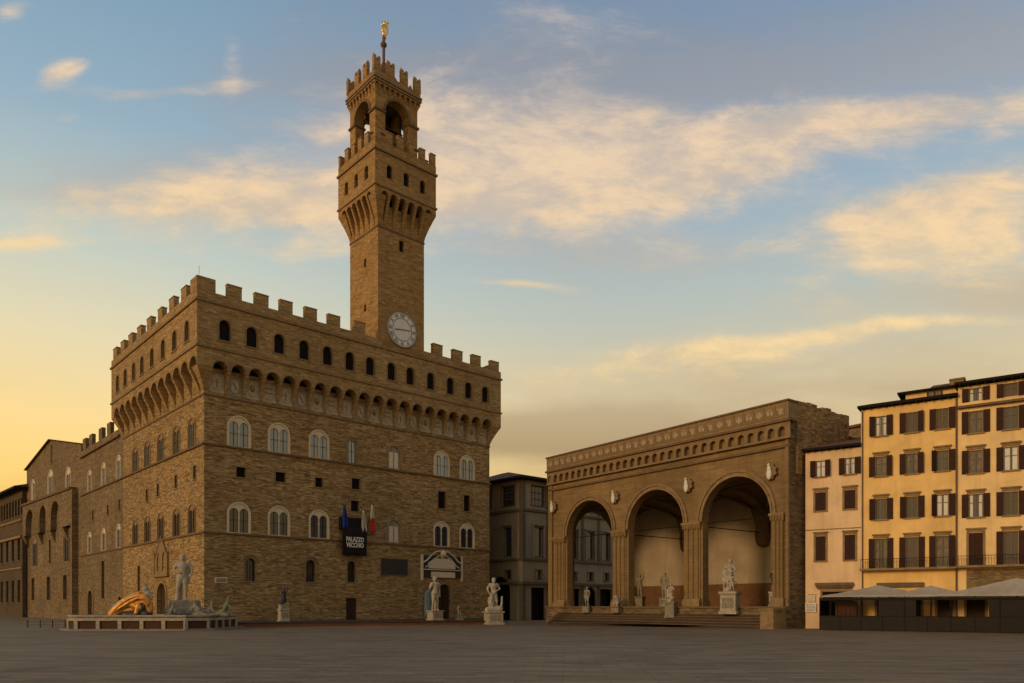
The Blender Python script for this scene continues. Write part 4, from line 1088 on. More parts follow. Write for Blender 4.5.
# ================================================================== RIGHT HAND HOUSES
FR = Frame(31.45, 81.0, .827, -.562)
def win_shutter(parent, w, h, loc, closed=False, pane='curtain', hood=True, shutters=True, sill=True):
    g = MB(); g.box(-w/2,w/2,.22,.25,0,h); o = g.build('window','glass',parent,loc)
    c = MB()
    kind = random.random()
    cw = w*.5 if kind < .6 else w*.32
    if not closed:
        c.box(-w/2+.06,-w/2+.06+cw*.75,.19,.215,.05,h-.05); c.box(w/2-.06-cw*.7,w/2-.06,.19,.215,.05,h-.05)
        c.build('curtain', 'white' if (pane == 'curtain' and random.random() < .22) else pane, o)
    f = MB(); f.box(-w/2,-w/2+.07,.12,.2,0,h); f.box(w/2-.07,w/2,.12,.2,0,h); f.box(-w/2+.07,w/2-.07,.12,.2,h-.07,h); f.box(-w/2+.07,w/2-.07,.12,.2,0,.07); f.box(-.045,.045,.12,.185,.07,h-.07)
    f.box(-w/2+.07,w/2-.07,.13,.18,h*.62,h*.62+.05)
    f.build('frame','woodframe',o)
    if closed:
        q = MB(); q.box(-w/2+.02,-.02,.0,.06,.02,h-.02); q.box(.02,w/2-.02,.0,.06,.02,h-.02)
        for k in range(int(h/.16)): q.box(-w/2+.08,-.08,-.03,.0,.06+k*.16,.13+k*.16); q.box(.08,w/2-.08,-.03,.0,.06+k*.16,.13+k*.16)
        q.build('shutter','shutter',o)
    elif shutters:
        for sg in (-1,1):
            q = MB(); a = random.choice((0,.05,.1,.2,.45,.9)) if random.random() < .5 else random.uniform(0,.06)
            xa, xb = (.02,.58) if sg > 0 else (-.58,-.02)
            q.box(xa,xb,-.05,0,-.02,h+.02)
            for k in range(int(h/.14)-1): q.box(xa+.06,xb-.06,-.075,-.05,.06+k*.14,.13+k*.14)
            sh = q.build('shutter','shutter',o,(sg*w/2,-.05,0),0); sh.rotation_euler.z = -sg*a
    if closed and hood:
        q = MB(); q.box(-w/2-.2,-w/2,-.06,.03,-.02,h+.1); q.box(w/2,w/2+.2,-.06,.03,-.02,h+.1); q.build('surround','stone_trim',o)
    if hood:
        q = MB(); q.box(-w/2-.25,w/2+.25,-.24,0,h+.32,h+.46); q.box(-w/2-.15,w/2+.15,-.12,0,h+.08,h+.32); q.build('hood_mould','stone_trim',o)
    if sill:
        q = MB(); q.box(-w/2-.18,w/2+.18,-.16,.1,-.13,-.0); q.build('sill','stone_trim',o)
    return o
def house(name, label, px0, px1, eave, mat, wins, depth=14, ground=(), s0=None, s1=None, eo=.7):
    a = FR.s_at(px0) if s0 is None else s0; b = FR.s_at(px1) if s1 is None else s1
    h = thing(name, label, 'house', FR.w(a), FR.rz, 'houses on the right side of the square')
    Ln = b-a
    m = MB(); sheet(m, [(0,0),(Ln,0),(Ln,eave),(0,eave)], [rect_poly(w[0]-a, w[1], w[2], w[3]) for w in wins]+[rect_poly(g[0]-a, 0, g[1], g[2]) for g in ground], 0, .26)
    m.add([(0,0,0),(0,depth,0),(0,depth,eave),(0,0,eave)],[(0,1,2,3)]); m.add([(Ln,0,0),(Ln,depth,0),(Ln,depth,eave),(Ln,0,eave)],[(0,1,2,3)]); m.add([(0,depth,0),(Ln,depth,0),(Ln,depth,eave),(0,depth,eave)],[(0,1,2,3)])
    m.build('wall',mat,h)
    for w in wins: win_shutter(h, w[2], w[3], (w[0]-a,0,w[1]), **(w[4] if len(w)>4 else {}))
    for g in ground:
        q = MB(); q.box(-g[1]/2,g[1]/2,.2,.25,0,g[2]); o = q.build('door', g[3] if len(g)>3 else 'door', h, (g[0]-a,0,0))
        q = MB(); q.box(-g[1]/2-.2,-g[1]/2,-.08,.05,0,g[2]); q.box(g[1]/2,g[1]/2+.2,-.08,.05,0,g[2]); q.box(-g[1]/2-.2,g[1]/2+.2,-.08,.05,g[2],g[2]+.2); q.build('surround','stone_trim',o)
    m = MB(); m.box(-(.25 if name!='x' else 0),Ln-.02,-eo,depth,eave+.12,eave+.32)
    for k in range(int(Ln/.7)): m.box(.1+k*.7,.25+k*.7,-eo+.1,.0,eave,eave+.12)
    m.build('eaves','iron',h)
    m = MB(); m.taper(-.25,Ln-.02,-eo-.05,depth,eave+.32,-.25,Ln-.02,depth/2-.2,depth/2+.2,eave+2.2); m.build('roof','tiles',h)
    return h, a, b
def col(px): return FR.s_at(px)
sp, sy, s3 = FR.s_at(805.5), FR.s_at(861), FR.s_at(958)
w = []
for px in (820.6,849.9):
    s = col(px); w.append((s, 16.1, .95, 1.7, dict(hood=False,pane='white')))
    w.append((s, 12.5, 1.05, 1.95, dict(closed=True,hood=True)))
    w.append((s, 7.2, 1.0, 2.6, dict(closed=True,hood=True)))
hp, a, b = house('terraced_house','narrow peach stucco house of three storeys next to the arcade',805.5,861,18.8,'pink',w, ground=[(col(837),2.9,3.9,'black')], eo=.7)
m = MB(); m.box(.0,b-a,-.04,0,10.45,10.55); m.build('string_course','stone_trim',hp)
m = MB(); m.box(col(836)-a-2.0,col(836)-a+1.7,-.5,0,4.6,4.85); m.taper(col(836)-a-1.8,col(836)-a+1.5,-.25,0,4.2,col(836)-a-2.0,col(836)-a+1.7,-.5,0,4.6); m.build('door_canopy','stone_dark',hp)
w = []
for i, px in enumerate((881,912,942.4)):
    s = col(px)
    w.append((s, 19.7, 1.05, 2.0, dict(hood=False, pane='curtain'))); w.append((s, 15.6, 1.05, 2.0)); w.append((s, 11.2, 1.05, 2.1, dict(pane='curtain'))); w.append((s, 6.25, 1.1, 3.0, dict(sill=False)))
hy, a, b = house('terraced_house','yellow stucco house with three columns of brown shuttered windows',861,958,22.55,'yellow',w, ground=[(col(884),1.3,3.0),(col(913),1.4,3.0),(col(945),1.3,3.0)])
m = MB(); m.box(.0,b-a-.05,-.95,0,6.0,6.2); m.build('balcony','stone_trim',hy)
m = MB()
for k in range(int((b-a)/.22)): m.box(.1+k*.22,.125+k*.22,-.9,-.875,6.2,7.1)
m.box(.05,b-a-.05,-.92,-.86,7.1,7.15); m.build('railing','iron',hy)
m = MB(); m.box(col(877)-a,col(924)-a,-.3,0,4.3,4.75); m.build('fascia_board','stone_dark',hy)
m = MB(); m.bar((b-a-.12,-.14,0),(b-a-.12,-.14,22.5),.08,8); m.bar((.15,-.12,0),(.15,-.12,22.4),.06,8); m.build('drainpipe','stone_dark',hy)
# attic on the yellow house
sa_, sb_ = col(903.5)-a, b-a
m = MB(); m.box(sa_,sb_-.1,1.6,8,22.9,23.95); o = m.build('attic','yellow2',hy)
m = MB(); m.box(sa_-.7,sb_-.05,1.0,8.5,23.95,24.12); m.build('attic_roof','iron',o)
m = MB(); x=col(925)-a+.7; m.box(x-.6,x+.6,1.5,1.6,22.95,23.85); m.build('attic_window','curtain',o)
m = MB()
for k in (-.62,0,.62): m.box(x+k-.05,x+k+.05,1.44,1.5,22.95,23.85)
m.build('attic_window_frame','shutter',o)
m = MB(); m.taper(sa_+1.6,sb_-.4,2.4,8,24.12,sa_+2.2,sb_-.5,4.5,6,25.2); m.build('attic_tiles','tiles',o)
m = MB(); m.box(sb_-.9,sb_+.3,3.5,4.4,24.12,25.2); m.box(sb_-1.0,sb_+.4,3.4,4.5,25.2,25.35); m.build('chimney','stone_trim',hy)
w = []
cols3 = [col(975.8), col(1011)]; pp = cols3[1]-cols3[0]
cols3 += [cols3[1]+pp*k for k in range(1,5)]
for i, s in enumerate(cols3):
    w.append((s, 18.95, 1.15, 2.1, dict(hood=False))); w.append((s, 15.1, 1.15, 2.2)); w.append((s, 10.9, 1.15, 2.2)); w.append((s, 6.3, 1.15, 3.1, dict(sill=False, closed=(i==0))))
    w.append((s, 22.0, 1.1, 1.25, dict(hood=False, sill=False)))
h3, a, b = house('terraced_house','tall pale yellow house with shuttered windows and attic storey at right edge',958,0,23.5,'yellow2',w, ground=[(cols3[0],1.5,3.0),(cols3[1],1.5,3.0),(cols3[2],1.5,3.0)], s1=cols3[-1]+2.2, eo=.9)
m = MB(); m.box(-.0,b-a,-.45,0,21.4,21.62); m.build('cornice','stone_dark',h3)
m = MB(); m.box(.02,b-a,-.95,0,6.05,6.25); m.build('balcony','stone_trim',h3)
m = MB()
for k in range(int((b-a)/.22)): m.box(.1+k*.22,.125+k*.22,-.9,-.875,6.25,7.15)
m.box(.05,b-a-.05,-.92,-.86,7.15,7.2); m.build('railing','iron',h3)
m = MB(); m.box(.7,5.4,-.06,-.0,3.6,5.9); m.build('stone_facing','stone_old',h3)

# ================================================================== RESTAURANT TERRACE
def canopy(label, s, off, w_, d_, ze, zp):
    t = thing('canopy', label, 'canopy', FR.w(s, off), FR.rz, 'beige canopies over the restaurant terrace')
    m = MB(); n = 8
    vs = [(0,0,zp)]; fs = []
    ring = []
    for (ax,ay),(bx,by) in (((-1,-1),(1,-1)),((1,-1),(1,1)),((1,1),(-1,1)),((-1,1),(-1,-1))):
        for i in range(n):
            q = i/n; ring.append((ax+(bx-ax)*q, ay+(by-ay)*q, 1-abs(2*q-1)))
    lv = [1.0,.75,.5,.25,.06]
    for L_ in lv:
        for (x,y,e) in ring:
            z = ze+(zp-ze)*((1-L_)**1.15)-.10*e*L_*(1-L_)*2
            vs.append((x*w_/2*L_, y*d_/2*L_, z))
    k = len(ring)
    for j in range(len(lv)-1):
        for i in range(k): fs.append((1+j*k+i, 1+j*k+(i+1)%k, 1+(j+1)*k+(i+1)%k, 1+(j+1)*k+i))
    for i in range(k): fs.append((0, 1+(len(lv)-1)*k+i, 1+(len(lv)-1)*k+(i+1)%k))
    m.add(vs, fs); o = m.build('fabric','canvas',t); sm = o.modifiers.new('s','SOLIDIFY'); sm.thickness = .03; sm.offset = -1
    m = MB(); m.box(-w_/2,w_/2,-d_/2-.03,-d_/2,ze-.16,ze+.01); m.box(-w_/2,w_/2,d_/2,d_/2+.03,ze-.16,ze+.01); m.box(-w_/2-.03,-w_/2,-d_/2,d_/2,ze-.22,ze+.01); m.box(w_/2,w_/2+.03,-d_/2,d_/2,ze-.22,ze+.01); m.build('valance','canvas',t)
    m = MB(); m.bar((0,0,0),(0,0,zp-.1),.06,8); m.box(-.4,.4,-.4,.4,0,.12); m.build('pole','iron',t)
    m = MB()
    for sx_ in (-1,1):
        for sy_ in (-1,1): m.bar((0,0,zp-.9),(sx_*w_*.42,sy_*d_*.42,ze-.0),.025)
    m.build('struts','iron',t)
sA = FR.s_at(820, 4.3)
c1, c2, c3 = FR.s_at(873,2.6), FR.s_at(931,2.6), FR.s_at(1017,2.6)
canopy('leftmost low beige canopy over the terrace in front of the peach house', c1+.5, 2.5, (c1+.5-sA-.3)*2, 3.9, 3.45, 4.45)
e1 = c1+(c1-sA-.5)
canopy('middle beige canopy over the terrace below the yellow house', c2, 2.52, 7.0, 3.94, 3.44, 4.36)
canopy('large rightmost beige canopy at the right edge of the terrace', c3, 2.54, 12.4, 4.3, 3.46, 4.95)
t = thing('terrace_screen', 'long dark screen with glass panels enclosing the restaurant terrace', 'screen', FR.w(sA, 4.58), FR.rz)
TL = c2+12-sA
m = MB(); m.box(0,TL,-.0,.08,.06,1.38); m.build('solid_panel','screen',t)
m = MB()
k = 0; x = 0
while x < TL: m.box(x,x+.07,-.03,.11,0,3.3 if k%2==0 else 1.4); x += 1.9; k += 1
m.box(0,TL,-.04,.12,1.38,1.45); m.box(0,TL,-.02,.1,2.95,3.2); m.build('post','iron',t)  # black top rail also stands in for shade under the canopy edge
m = MB()
pass
for xa, xb in ((5.4,8.6),(14.4,TL)): m = MB(); m.box(xa,xb,.03,.045,1.45,3.15); m.build('tinted_glass','screen',t)
m = MB(); m.box(0,.08,.1,4.2,.06,3.15); m.build('end_panel','screen',t)
t = thing('serving_counter', 'reddish brown panelled counter behind the left end of the terrace screen', 'counter', FR.w(sA+1.1, 2.6), FR.rz)
m = MB(); m.box(0,2.0,0,.5,0,2.9); m.build('body','red_door',t)
m = MB()
for k in range(5): m.box(.2+.4*k,.24+.4*k,-.03,0,.1,2.8)
m.build('slat','shutter',t)
# notice board and small sign at the peach house
t = thing('notice_board', 'small white notice board with dark writing on the peach house corner', 'sign', FR.w(col(811), .12, 1.75), FR.rz)
m = MB(); m.box(-.55,.55,-.06,.0,0,.95); m.build('board','white',t)
m = MB()
for k in range(5): 
    x=-.42
    while x < .4:
        w_=random.uniform(.06,.2); m.box(x,min(x+w_,.44),-.075,-.06,.12+k*.16,.19+k*.16); x+=w_+.06
m.build('lettering','clock_dark',t)
t = thing('notice_board', 'blank pale sign directly above the white notice board', 'sign', FR.w(col(812), .1, 2.85), FR.rz)
m = MB(); m.box(-.38,.38,-.05,.0,0,.75); m.build('board','pale_frame',t)
m = MB(); m.box(-.4,.4,-.07,0,.75,.8); m.build('rim','stone_trim',t)

# ================================================================== STATUES
BULK = 1.0
def seg(m, a, ra, b, rb, n=10):
    """tapered limb with rounded ends"""
    ra *= BULK; rb *= BULK
    a = Vector(a); b = Vector(b); d = (b-a); l = d.length; d.normalize(); p = d.orthogonal().normalized(); q = d.cross(p)
    rings = [(-1.0,.05),(-.8,.6),(-.4,.92),(0,1)]
    st = [(a+d*ra*t, ra*k) for t,k in rings]+[(b+d*rb*(-t), rb*k) for t,k in rings[::-1]]
    vs = []
    for c, r in st: vs += [c+p*r*math.cos(2*PI*i/n)+q*r*math.sin(2*PI*i/n) for i in range(n)]
    fs = [tuple(range(n))[::-1], tuple(range((len(st)-1)*n, len(st)*n))]
    for j in range(len(st)-1):
        for i in range(n): fs.append((j*n+i, j*n+(i+1)%n, (j+1)*n+(i+1)%n, (j+1)*n+i))
    m.add(vs, fs)
tex = bpy.data.textures.new('chiselled', 'CLOUDS'); tex.noise_scale = .35; tex.noise_depth = 3
def carve(m, name, mat, parent, vox, disp=.05, loc=(0,0,0), rz=0, scale=1):
    o = m.build(name, mat, parent, loc, rz, smooth=True, fix=True)
    r = o.modifiers.new('r','REMESH'); r.mode = 'VOXEL'; r.voxel_size = vox; r.use_smooth_shade = True
    s = o.modifiers.new('s','SMOOTH'); s.iterations = 2
    if disp: d = o.modifiers.new('d','DISPLACE'); d.texture = tex; d.strength = disp; d.mid_level = .5; d.texture_coords='LOCAL'
    return o
def man(m, H, pose='stand', off=(0,0,0), lean=0.0, arms='down', turn=1):
    """human figure, H = height; facing -y"""
    ox, oy, oz = off; k = H/7.5; global BULK; BULK = 1.2
    def P(x,y,z): return (ox+x*k*turn+lean*z*k*.1, oy+y*k, oz+z*k)
    hip = 3.9
    seg(m,P(-.35,0,hip),.46*k,P(-.5,-.15,2.05),.3*k); seg(m,P(-.5,-.15,2.05),.29*k,P(-.55,.1,.25),.16*k); seg(m,P(-.55,.1,.14),.15*k,P(-.6,-.55,.1),.12*k)
    seg(m,P(.35,0,hip),.46*k,P(.6,-.35,2.1),.3*k); seg(m,P(.6,-.35,2.1),.28*k,P(.62,.15,.25),.16*k); seg(m,P(.62,.15,.14),.15*k,P(.7,-.45,.1),.12*k)
    seg(m,P(0,.02,hip+.1),.62*k,P(0,-.02,4.8),.52*k); seg(m,P(0,-.02,4.8),.55*k,P(-.05,0,5.6),.68*k)
    seg(m,P(-.75,0,5.95),.33*k,P(.75,0,5.95),.33*k); seg(m,P(-.35,-.1,5.6),.48*k,P(.35,-.1,5.6),.48*k)
    seg(m,P(0,0,6.1),.26*k,P(.05,-.08,6.6),.24*k); seg(m,P(.05,-.1,6.85),.36*k,P(.06,-.08,7.15),.38*k)
    seg(m,P(.05,-.45,6.85),.07*k,P(.05,-.47,6.95),.06*k)
    seg(m,P(.06,.05,7.1),.42*k,P(.05,.15,6.9),.38*k)
    A_ = {'down': [((-.95,0,5.9),(-1.15,.1,4.7),(-1.05,-.25,3.6)), ((.95,0,5.9),(1.15,.1,4.75),(1.0,-.3,3.7))],
          'raised': [((-.95,0,5.9),(-1.3,.0,4.9),(-.8,-.7,4.6)), ((.95,0,5.9),(1.5,-.2,6.6),(1.3,-.3,7.8))],
          'sling': [((-.95,0,5.9),(-1.15,.1,4.7),(-1.1,-.2,3.5)), ((.95,0,5.9),(1.35,-.1,4.9),(.95,-.45,5.8))],
          'club': [((-.95,0,5.9),(-1.5,-.1,5.0),(-1.3,-.6,4.2)), ((.95,0,5.9),(1.4,-.2,5.0),(.6,-.7,4.6))]}[arms]
    for sh, el, ha in A_:
        seg(m,P(*sh),.27*k,P(*el),.2*k); seg(m,P(*el),.2*k,P(*ha),.13*k)
        h = Vector(ha); e = Vector(el); d = (h-e).normalized(); q = h+d*.25
        seg(m,P(*h),.13*k,P(*q),.14*k)
        for f in (-.11,-.035,.04,.11): seg(m,P(q.x+f,q.y,q.z),.055*k,P(q.x+f*1.3,q.y-.08,q.z-.28+.03*abs(f)*10*.1),.045*k,6)
        seg(m,P(h.x+.12,h.y-.05,h.z),.06*k,P(h.x+.26,h.y-.15,h.z-.12),.05*k,6)
    BULK = 1.0
def _endman():
    global BULK; BULK = 1.0
def pedestal(t, w_, h, mat='marble', d_=None, z=0, name='pedestal'):
    d_ = d_ or w_; m = MB()
    m.box(-w_/2,w_/2,-d_/2,d_/2,z,z+h*.14); m.box(-w_*.43,w_*.43,-d_*.43,d_*.43,z+h*.14,z+h*.84); m.taper(-w_*.43,w_*.43,-d_*.43,d_*.43,z+h*.84,-w_/2,w_/2,-d_/2,d_/2,z+h*.9); m.box(-w_/2,w_/2,-d_/2,d_/2,z+h*.9,z+h)
    o = m.build(name, mat, t, bevel=.02)
    m = MB(); m.box(-w_*.32,w_*.32,-d_*.43-.03,-d_*.43,z+h*.26,z+h*.72); m.build('panel','marble_grey',o)
    return o
def at(px, Y): return ((px-512)/FPX*Y, Y)

# --- fountain
fx, fy = at(156.5, 79.5)
fo = thing('fountain', 'octagonal marble fountain basin with dark red panels and pale posts', 'fountain', (fx,fy,0), R(1))
def octo(w_, d_, c): return [(-w_/2+c,-d_/2),(w_/2-c,-d_/2),(w_/2,-d_/2+c),(w_/2,d_/2-c),(w_/2-c,d_/2),(-w_/2+c,d_/2),(-w_/2,d_/2-c),(-w_/2,-d_/2+c)]
def oct_ring(m, W0, D0, c0, W1, D1, c1_, z0, z1, Wi, Di, ci):
    a = octo(W0,D0,c0); b = octo(W1,D1,c1_); i_ = octo(Wi,Di,ci)
    vs = [(p[0],p[1],z0) for p in a]+[(p[0],p[1],z1) for p in b]+[(p[0],p[1],z1) for p in i_]+[(p[0],p[1],z0) for p in i_]
    fs = []
    for k in range(8):
        n_ = (k+1)%8
        for j in range(4): fs.append((j*8+k, j*8+n_, ((j+1)%4)*8+n_, ((j+1)%4)*8+k))
    m.add(vs, fs)
BWX, BDX, BC = 13.8, 11.0, 1.6
m = MB(); oct_ring(m, BWX+1.6,BDX+1.6,BC+.5,BWX+1.6,BDX+1.6,BC+.5,0,.16,BWX-1,BDX-1,BC); m.build('step','marble_grey',fo)
m = MB(); oct_ring(m, BWX,BDX,BC,BWX,BDX,BC,.16,.95,BWX-.8,BDX-.8,BC-.2); m.build('basin_wall','red_door',fo)
m = MB(); oct_ring(m, BWX+.4,BDX+.4,BC+.1,BWX+.4,BDX+.4,BC+.1,.95,1.12,BWX-.8,BDX-.8,BC-.2); oct_ring(m, BWX+.2,BDX+.2,BC,BWX-.3,BDX-.3,BC,1.12,1.35,BWX-.9,BDX-.9,BC-.2); oct_ring(m, BWX+.3,BDX+.3,BC+.1,BWX+.3,BDX+.3,BC+.1,1.35,1.5,BWX-.9,BDX-.9,BC-.2); m.build('basin_rim','marble',fo)
m = MB(); a = octo(BWX-.82,BDX-.82,BC-.2); m.add([(p[0],p[1],1.1) for p in a],[tuple(range(8))]); m.build('water','glass',fo)
first = None; oc = octo(BWX,BDX,BC)
for k in range(8):
    a = Vector(oc[k]); b = Vector(oc[(k+1)%8]); n_ = max(1, round((b-a).length/2.2)); ang = math.atan2((b-a).y,(b-a).x)
    for i in range(n_):
        p = a+(b-a)*(i/n_)
        if first is None: q = MB(); q.box(-.17,.17,-.14,.1,.16,.95); first = q.build('post','marble',fo,(p.x,p.y,0),ang)
        else: q = first.copy(); COL.objects.link(q); q.parent = fo; q.location=(p.x,p.y,0); q.rotation_euler=(0,0,ang)
m = MB(); m.box(-1.7,1.7,-1.3,1.3,.5,2.2)
for i in range(60):
    a = random.uniform(0,2*PI); r = random.uniform(1.0,2.4); z = random.uniform(.9,2.7-(r-1)*.8); blobs(m,[(r*math.cos(a),r*math.sin(a)*.8,z,random.uniform(.25,.5),random.uniform(.25,.5),random.uniform(.2,.4))],6)
m.box(-1.3,1.3,-1.1,1.1,2.0,3.0)
nx_, ny_ = at(182, 79.5)
carve(m,'rock_pedestal','marble_grey',fo,.12,.12,loc=(nx_-fx+.3,ny_-fy,0))
t = thing('statue', 'tall pale marble standing nude man rising from the fountain rocks', 'statue', (nx_,ny_,3.0), R(15), 'marble statues in the square')
m = MB(); man(m, 4.8, arms='club', turn=-1, lean=.25); seg(m,(-.45,.55,0),.42,(-.3,.4,1.7),.28); seg(m,(.5,.35,1.9),.22,(.65,.15,3.6),.3); seg(m,(.65,.15,3.6),.24,(-.2,.3,3.9),.3); seg(m,(.15,-.1,2.35),.3,(-.4,.0,2.5),.2); carve(m,'body','marble',t,.055,.05)
# orange gilded reclining draped figure
ox_, oy_ = at(131, 76.0)
t = thing('statue', 'bright orange draped reclining figure leaning over the fountain rim', 'statue', (ox_,oy_,1.35), R(2))
m = MB()
path = [(-2.0,.25,.30),(-1.5,.75,.42),(-.8,1.25,.50),(0,1.65,.55),(.8,1.95,.58),(1.35,1.85,.55),(1.75,1.35,.42),(1.9,.6,.32)]
for (xa,za,ra),(xb,zb,rb) in zip(path, path[1:]): seg(m,(xa,0,za),ra,(xb,0,zb),rb)
for q in range(6):                                    # folds of cloth sweeping round the body
    ang = R(-70+26*q); pr = None
    for k,(x_,z_,r_) in enumerate(path[:7]):
        a_ = ang+.22*math.sin(k*.9+q*1.7)
        p_ = (x_+.06*q, -math.cos(a_)*r_*1.08, z_+math.sin(a_)*r_*1.08)
        if pr: seg(m, pr, .10+.02*((q+k)%2), p_, .12, 8)
        pr = p_
seg(m,(-1.2,.0,.55),.42,(-1.6,-.1,.1),.3); seg(m,(.1,-.1,1.3),.42,(.9,-.25,.9),.36); seg(m,(-.9,.1,.6),.3,(.2,.1,.7),.34); seg(m,(.9,-.3,1.1),.3,(.7,-.45,.35),.2)
carve(m,'drapery','gilt',t,.04,.02)
m = MB(); seg(m,(1.45,-.1,2.45),.3,(1.5,-.15,2.75),.33); seg(m,(1.3,0,2.1),.25,(1.45,0,2.5),.22); seg(m,(1.7,-.1,2.3),.35,(1.9,0,2.0),.3); carve(m,'head','marble',t,.05,.04)
m = MB(); seg(m,(-1.9,-.05,.75),.22,(-1.5,-.05,1.0),.3); seg(m,(-1.75,-.1,1.2),.14,(-1.5,-.05,1.1),.18); carve(m,'foot','marble_grey',t,.05,.04)
m = MB(); seg(m,(-.6,.1,.15),.4,(1.6,.1,.25),.5); seg(m,(.8,.1,.3),.5,(1.5,.1,1.2),.45); carve(m,'support','bronze',t,.07,.05)
# small sea figures on the rim
def small(px, Y, z, label, mat, s=1.0, mirror=1):
    x, y = at(px, Y); t = thing('statue', label, 'statue', (x,y,z), 0, 'small sea figures round the fountain')
    m = MB(); seg(m,(-.5*mirror*s,0,.15*s),.25*s,(.1*mirror*s,0,.55*s),.32*s); seg(m,(.1*mirror*s,0,.55*s),.3*s,(.5*mirror*s,0,1.3*s),.26*s); seg(m,(.55*mirror*s,0,1.5*s),.12*s,(.6*mirror*s,0,1.85*s),.18*s)
    seg(m,(.3*mirror*s,0,1.2*s),.13*s,(-.2*mirror*s,-.3*s,.8*s),.1*s); seg(m,(.6*mirror*s,0,1.2*s),.13*s,(.95*mirror*s,-.2*s,.7*s),.1*s); seg(m,(-.5*mirror*s,0,.2*s),.2*s,(-1.0*mirror*s,-.1*s,.1*s),.12*s)
    seg(m,(0,-.1*s,.1*s),.3*s,(.5*mirror*s,-.1*s,.05*s),.3*s)
    carve(m,'body',mat,t,.05,.05); return t
small(223, 76, 1.45, 'green bronze crouching figure on the right corner of the fountain rim', 'green_bronze', .95)
small(199, 76, 1.45, 'grey crouching figure on the fountain rim right of the rock pedestal', 'marble_grey', .8, -1)
small(169, 77, 1.2, 'low grey figure in the basin between orange drapery and rocks', 'marble_grey', .8, 1)
small(207, 80, 1.2, 'pale seated figure in the basin behind the right fountain rim', 'marble', .8, 1)

# --- statues on the palace terrace
x, y = at(435, 101); t = thing('statue', 'pale marble standing man on a pedestal left of the main palace door', 'statue', (x,y,.5), R(35), 'marble statues in the square')
pedestal(t, 1.8, 1.3); m = MB(); man(m, 4.5, arms='sling', off=(0,0,1.3), turn=-1); seg(m,(.45,.4,1.3),.35,(.35,.3,2.9),.22); carve(m,'body','marble',t,.05,.04)
x, y = at(430, 102.6); t = thing('tarpaulin', 'slate blue tarpaulin sheet hung upright behind the pale standing statue', 'tarpaulin', (x,y,.5), R(35))
m = MB(); pts = []; nx, nz = 9, 8
for j in range(nz):
    for i in range(nx): q = i/(nx-1); pts.append((-.9+1.8*q, -.5*math.sin(PI*q)+.06*math.sin(j*1.3+i), .2+4.2*j/(nz-1)*(.8+.2*math.sin(PI*q))))
m.add(pts, [(j*nx+i, j*nx+i+1, (j+1)*nx+i+1, (j+1)*nx+i) for j in range(nz-1) for i in range(nx-1)])
o = m.build('sheet','tarp',t,smooth=True); sm = o.modifiers.new('s','SOLIDIFY'); sm.thickness=.05
m = MB(); m.bar((-.9,.05,0),(-.9,.05,3.8),.05); m.bar((.9,.05,0),(.9,.05,3.8),.05); m.build('post','iron',t)
x, y = at(493.5, 98); t = thing('statue', 'massive pale marble group with club on a broad pedestal right of the palace door', 'statue', (x,y,0), R(20), 'marble statues in the square')
pedestal(t, 2.3, 1.7); m = MB(); man(m, 4.3, arms='club', off=(0,0,1.75)); man(m, 2.6, arms='down', off=(-.5,-.3,1.4), lean=.5); seg(m,(-.9,-.3,1.9),.4,(.8,-.2,2.0),.45); seg(m,(1.0,-.2,1.7),.2,(1.1,-.2,3.6),.14); seg(m,(.3,.3,1.7),.5,(.2,.3,3.0),.35); carve(m,'body','marble',t,.06,.07)
x, y = at(459, 103); t = thing('statue', 'small pale seated lion statue right of the main palace door', 'statue', (x,y,.5), R(30))
pedestal(t, 1.0, .6); m = MB(); seg(m,(.2,.2,.85),.3,(-.1,-.1,1.5),.25); seg(m,(-.15,-.2,1.6),.28,(-.2,-.35,1.75),.2); seg(m,(-.2,-.25,1.3),.1,(-.25,-.35,.65),.1); seg(m,(.05,-.25,1.3),.1,(.1,-.35,.65),.1); seg(m,(.35,0,.75),.22,(.1,-.3,.68),.12); carve(m,'body','marble_grey',t,.045,.04)
x, y = at(283.5, 93.5); t = thing('statue', 'dark bronze figure group on a white stone pedestal before the palace wall', 'statue', (x,y,.5), R(35))
pedestal(t, 1.25, 1.5, 'marble'); pedestal(t, 1.15, .6, 'marble', z=1.5, name='upper_pedestal'); m = MB(); man(m, 2.0, arms='raised', off=(.1,0,2.1)); seg(m,(-.3,-.1,2.2),.28,(0,-.1,2.7),.25); carve(m,'body','bronze',t,.035,.02)

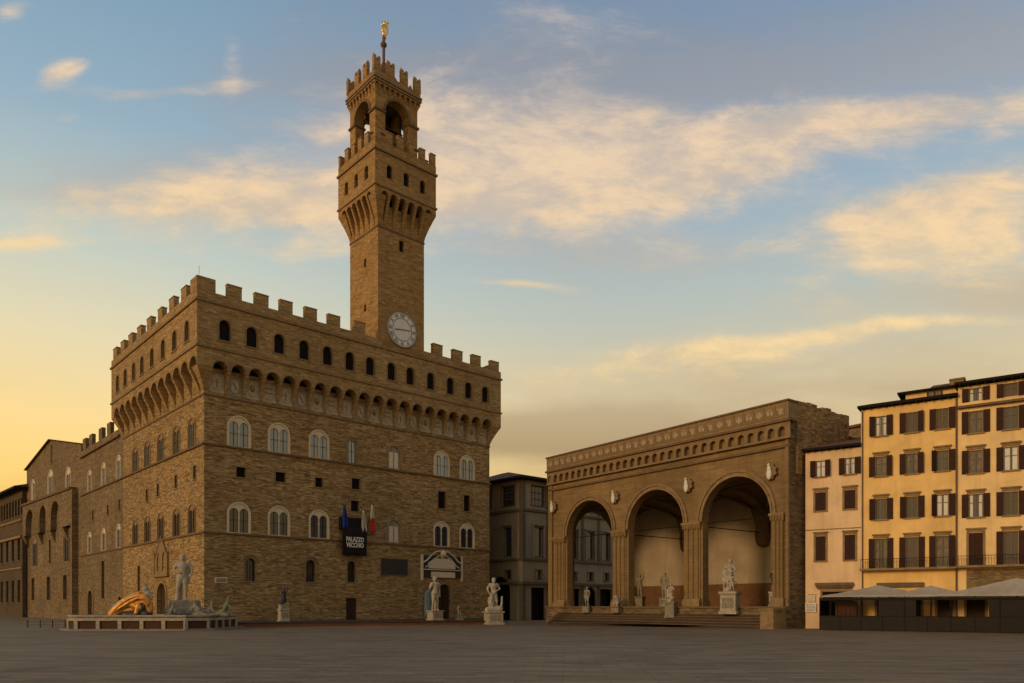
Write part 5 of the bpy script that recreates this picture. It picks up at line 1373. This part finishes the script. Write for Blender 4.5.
# --- statues of the loggia
def lstat(px, off, zb, ph, H, label, mat='marble', arms='down', pw=1.1, group=True, pmat=None, twin=False):
    s = FL.s_at(px, off); p = FL.w(s, off, zb)
    t = thing('statue', label, 'statue', p, FL.rz+R(20), 'statues in and before the loggia')
    pedestal(t, pw, ph, pmat or mat)
    m = MB(); man(m, H, arms=arms, off=(0,0,ph))
    if twin:
        man(m, H*.8, arms='down', off=(-H*.12,-H*.06,ph), lean=.6); man(m, H*.55, arms='raised', off=(H*.1,-H*.1,ph), lean=-.8); seg(m,(-H*.1,0,ph+.1),H*.1,(H*.12,0,ph+H*.25),H*.09)
    seg(m,(.1*H/2,.12*H/2,ph),.1*H/2,(.05,.1,ph+H*.32),.07*H/2)
    carve(m,'body',mat,t,max(.035,H*.013),.03*H/2); return t
lstat(730, 1.7, 1.5, 2.5, 3.6, 'large white marble group on tall pedestal under the right arch', 'marble', 'club', 2.0, twin=True)
lstat(671, 1.9, 1.0, 1.9, 2.2, 'white marble group on a slim pedestal on the steps at the middle arch', 'marble', 'club', 1.3, twin=True, pmat='marble_grey')
lstat(587, 1.7, 1.5, .9, 2.6, 'weathered pale statue on the ledge of the left arch', 'marble_grey', 'down', 1.1)
lstat(568.5, -.6, ZP, .9, 2.0, 'narrow grey statue beside the leftmost pier of the loggia', 'marble_grey', 'down', .8)
lstat(640, -9, ZP, 1.4, 3.2, 'brown marble statue with raised arm against the plaster under the middle arch', 'marble_grey', 'raised', 1.3)
lstat(664.5, -7, ZP, 1.2, 3.4, 'tall slender statue behind the white group under the middle arch', 'marble', 'down', 1.3)
lstat(774, -.2, ZP, 1.6, 2.5, 'slim bronze figure on pale pedestal against the rightmost pier', 'bronze', 'raised', 1.0, pmat='marble')
s = FL.s_at(618,1.5); t = thing('statue','pale crouching lion on the ledge before the second pier of the loggia','statue',FL.w(s,1.5,1.5),FL.rz+R(10))
pedestal(t, 1.3, .85, 'stone_trim', 1.8); m = MB(); seg(m,(0,.6,1.3),.4,(0,-.2,1.5),.42); seg(m,(0,-.35,1.75),.42,(0,-.5,2.0),.32); seg(m,(0,-.75,1.9),.16,(0,-.85,1.85),.12)
for sx_ in (-.25,.25): seg(m,(sx_,-.4,1.4),.15,(sx_,-.6,.95),.13); seg(m,(sx_,.7,1.2),.2,(sx_,.5,.95),.14)
carve(m,'body','marble',t,.045,.05)

# low barrier left of the fountain
x, y = at(66, 84); t = thing('barrier', 'low dark railing standing on the paving left of the fountain', 'barrier', (x,y,0), R(6))
m = MB(); m.bar((-4,0,.85),(2.5,0,.85),.05); m.bar((-4,0,.45),(2.5,0,.45),.035); m.build('rail','marble_grey',t)
m = MB()
for i in range(6): m.bar((-4+1.3*i,0,0),(-4+1.3*i,0,.9),.05)
m.build('post','iron',t)
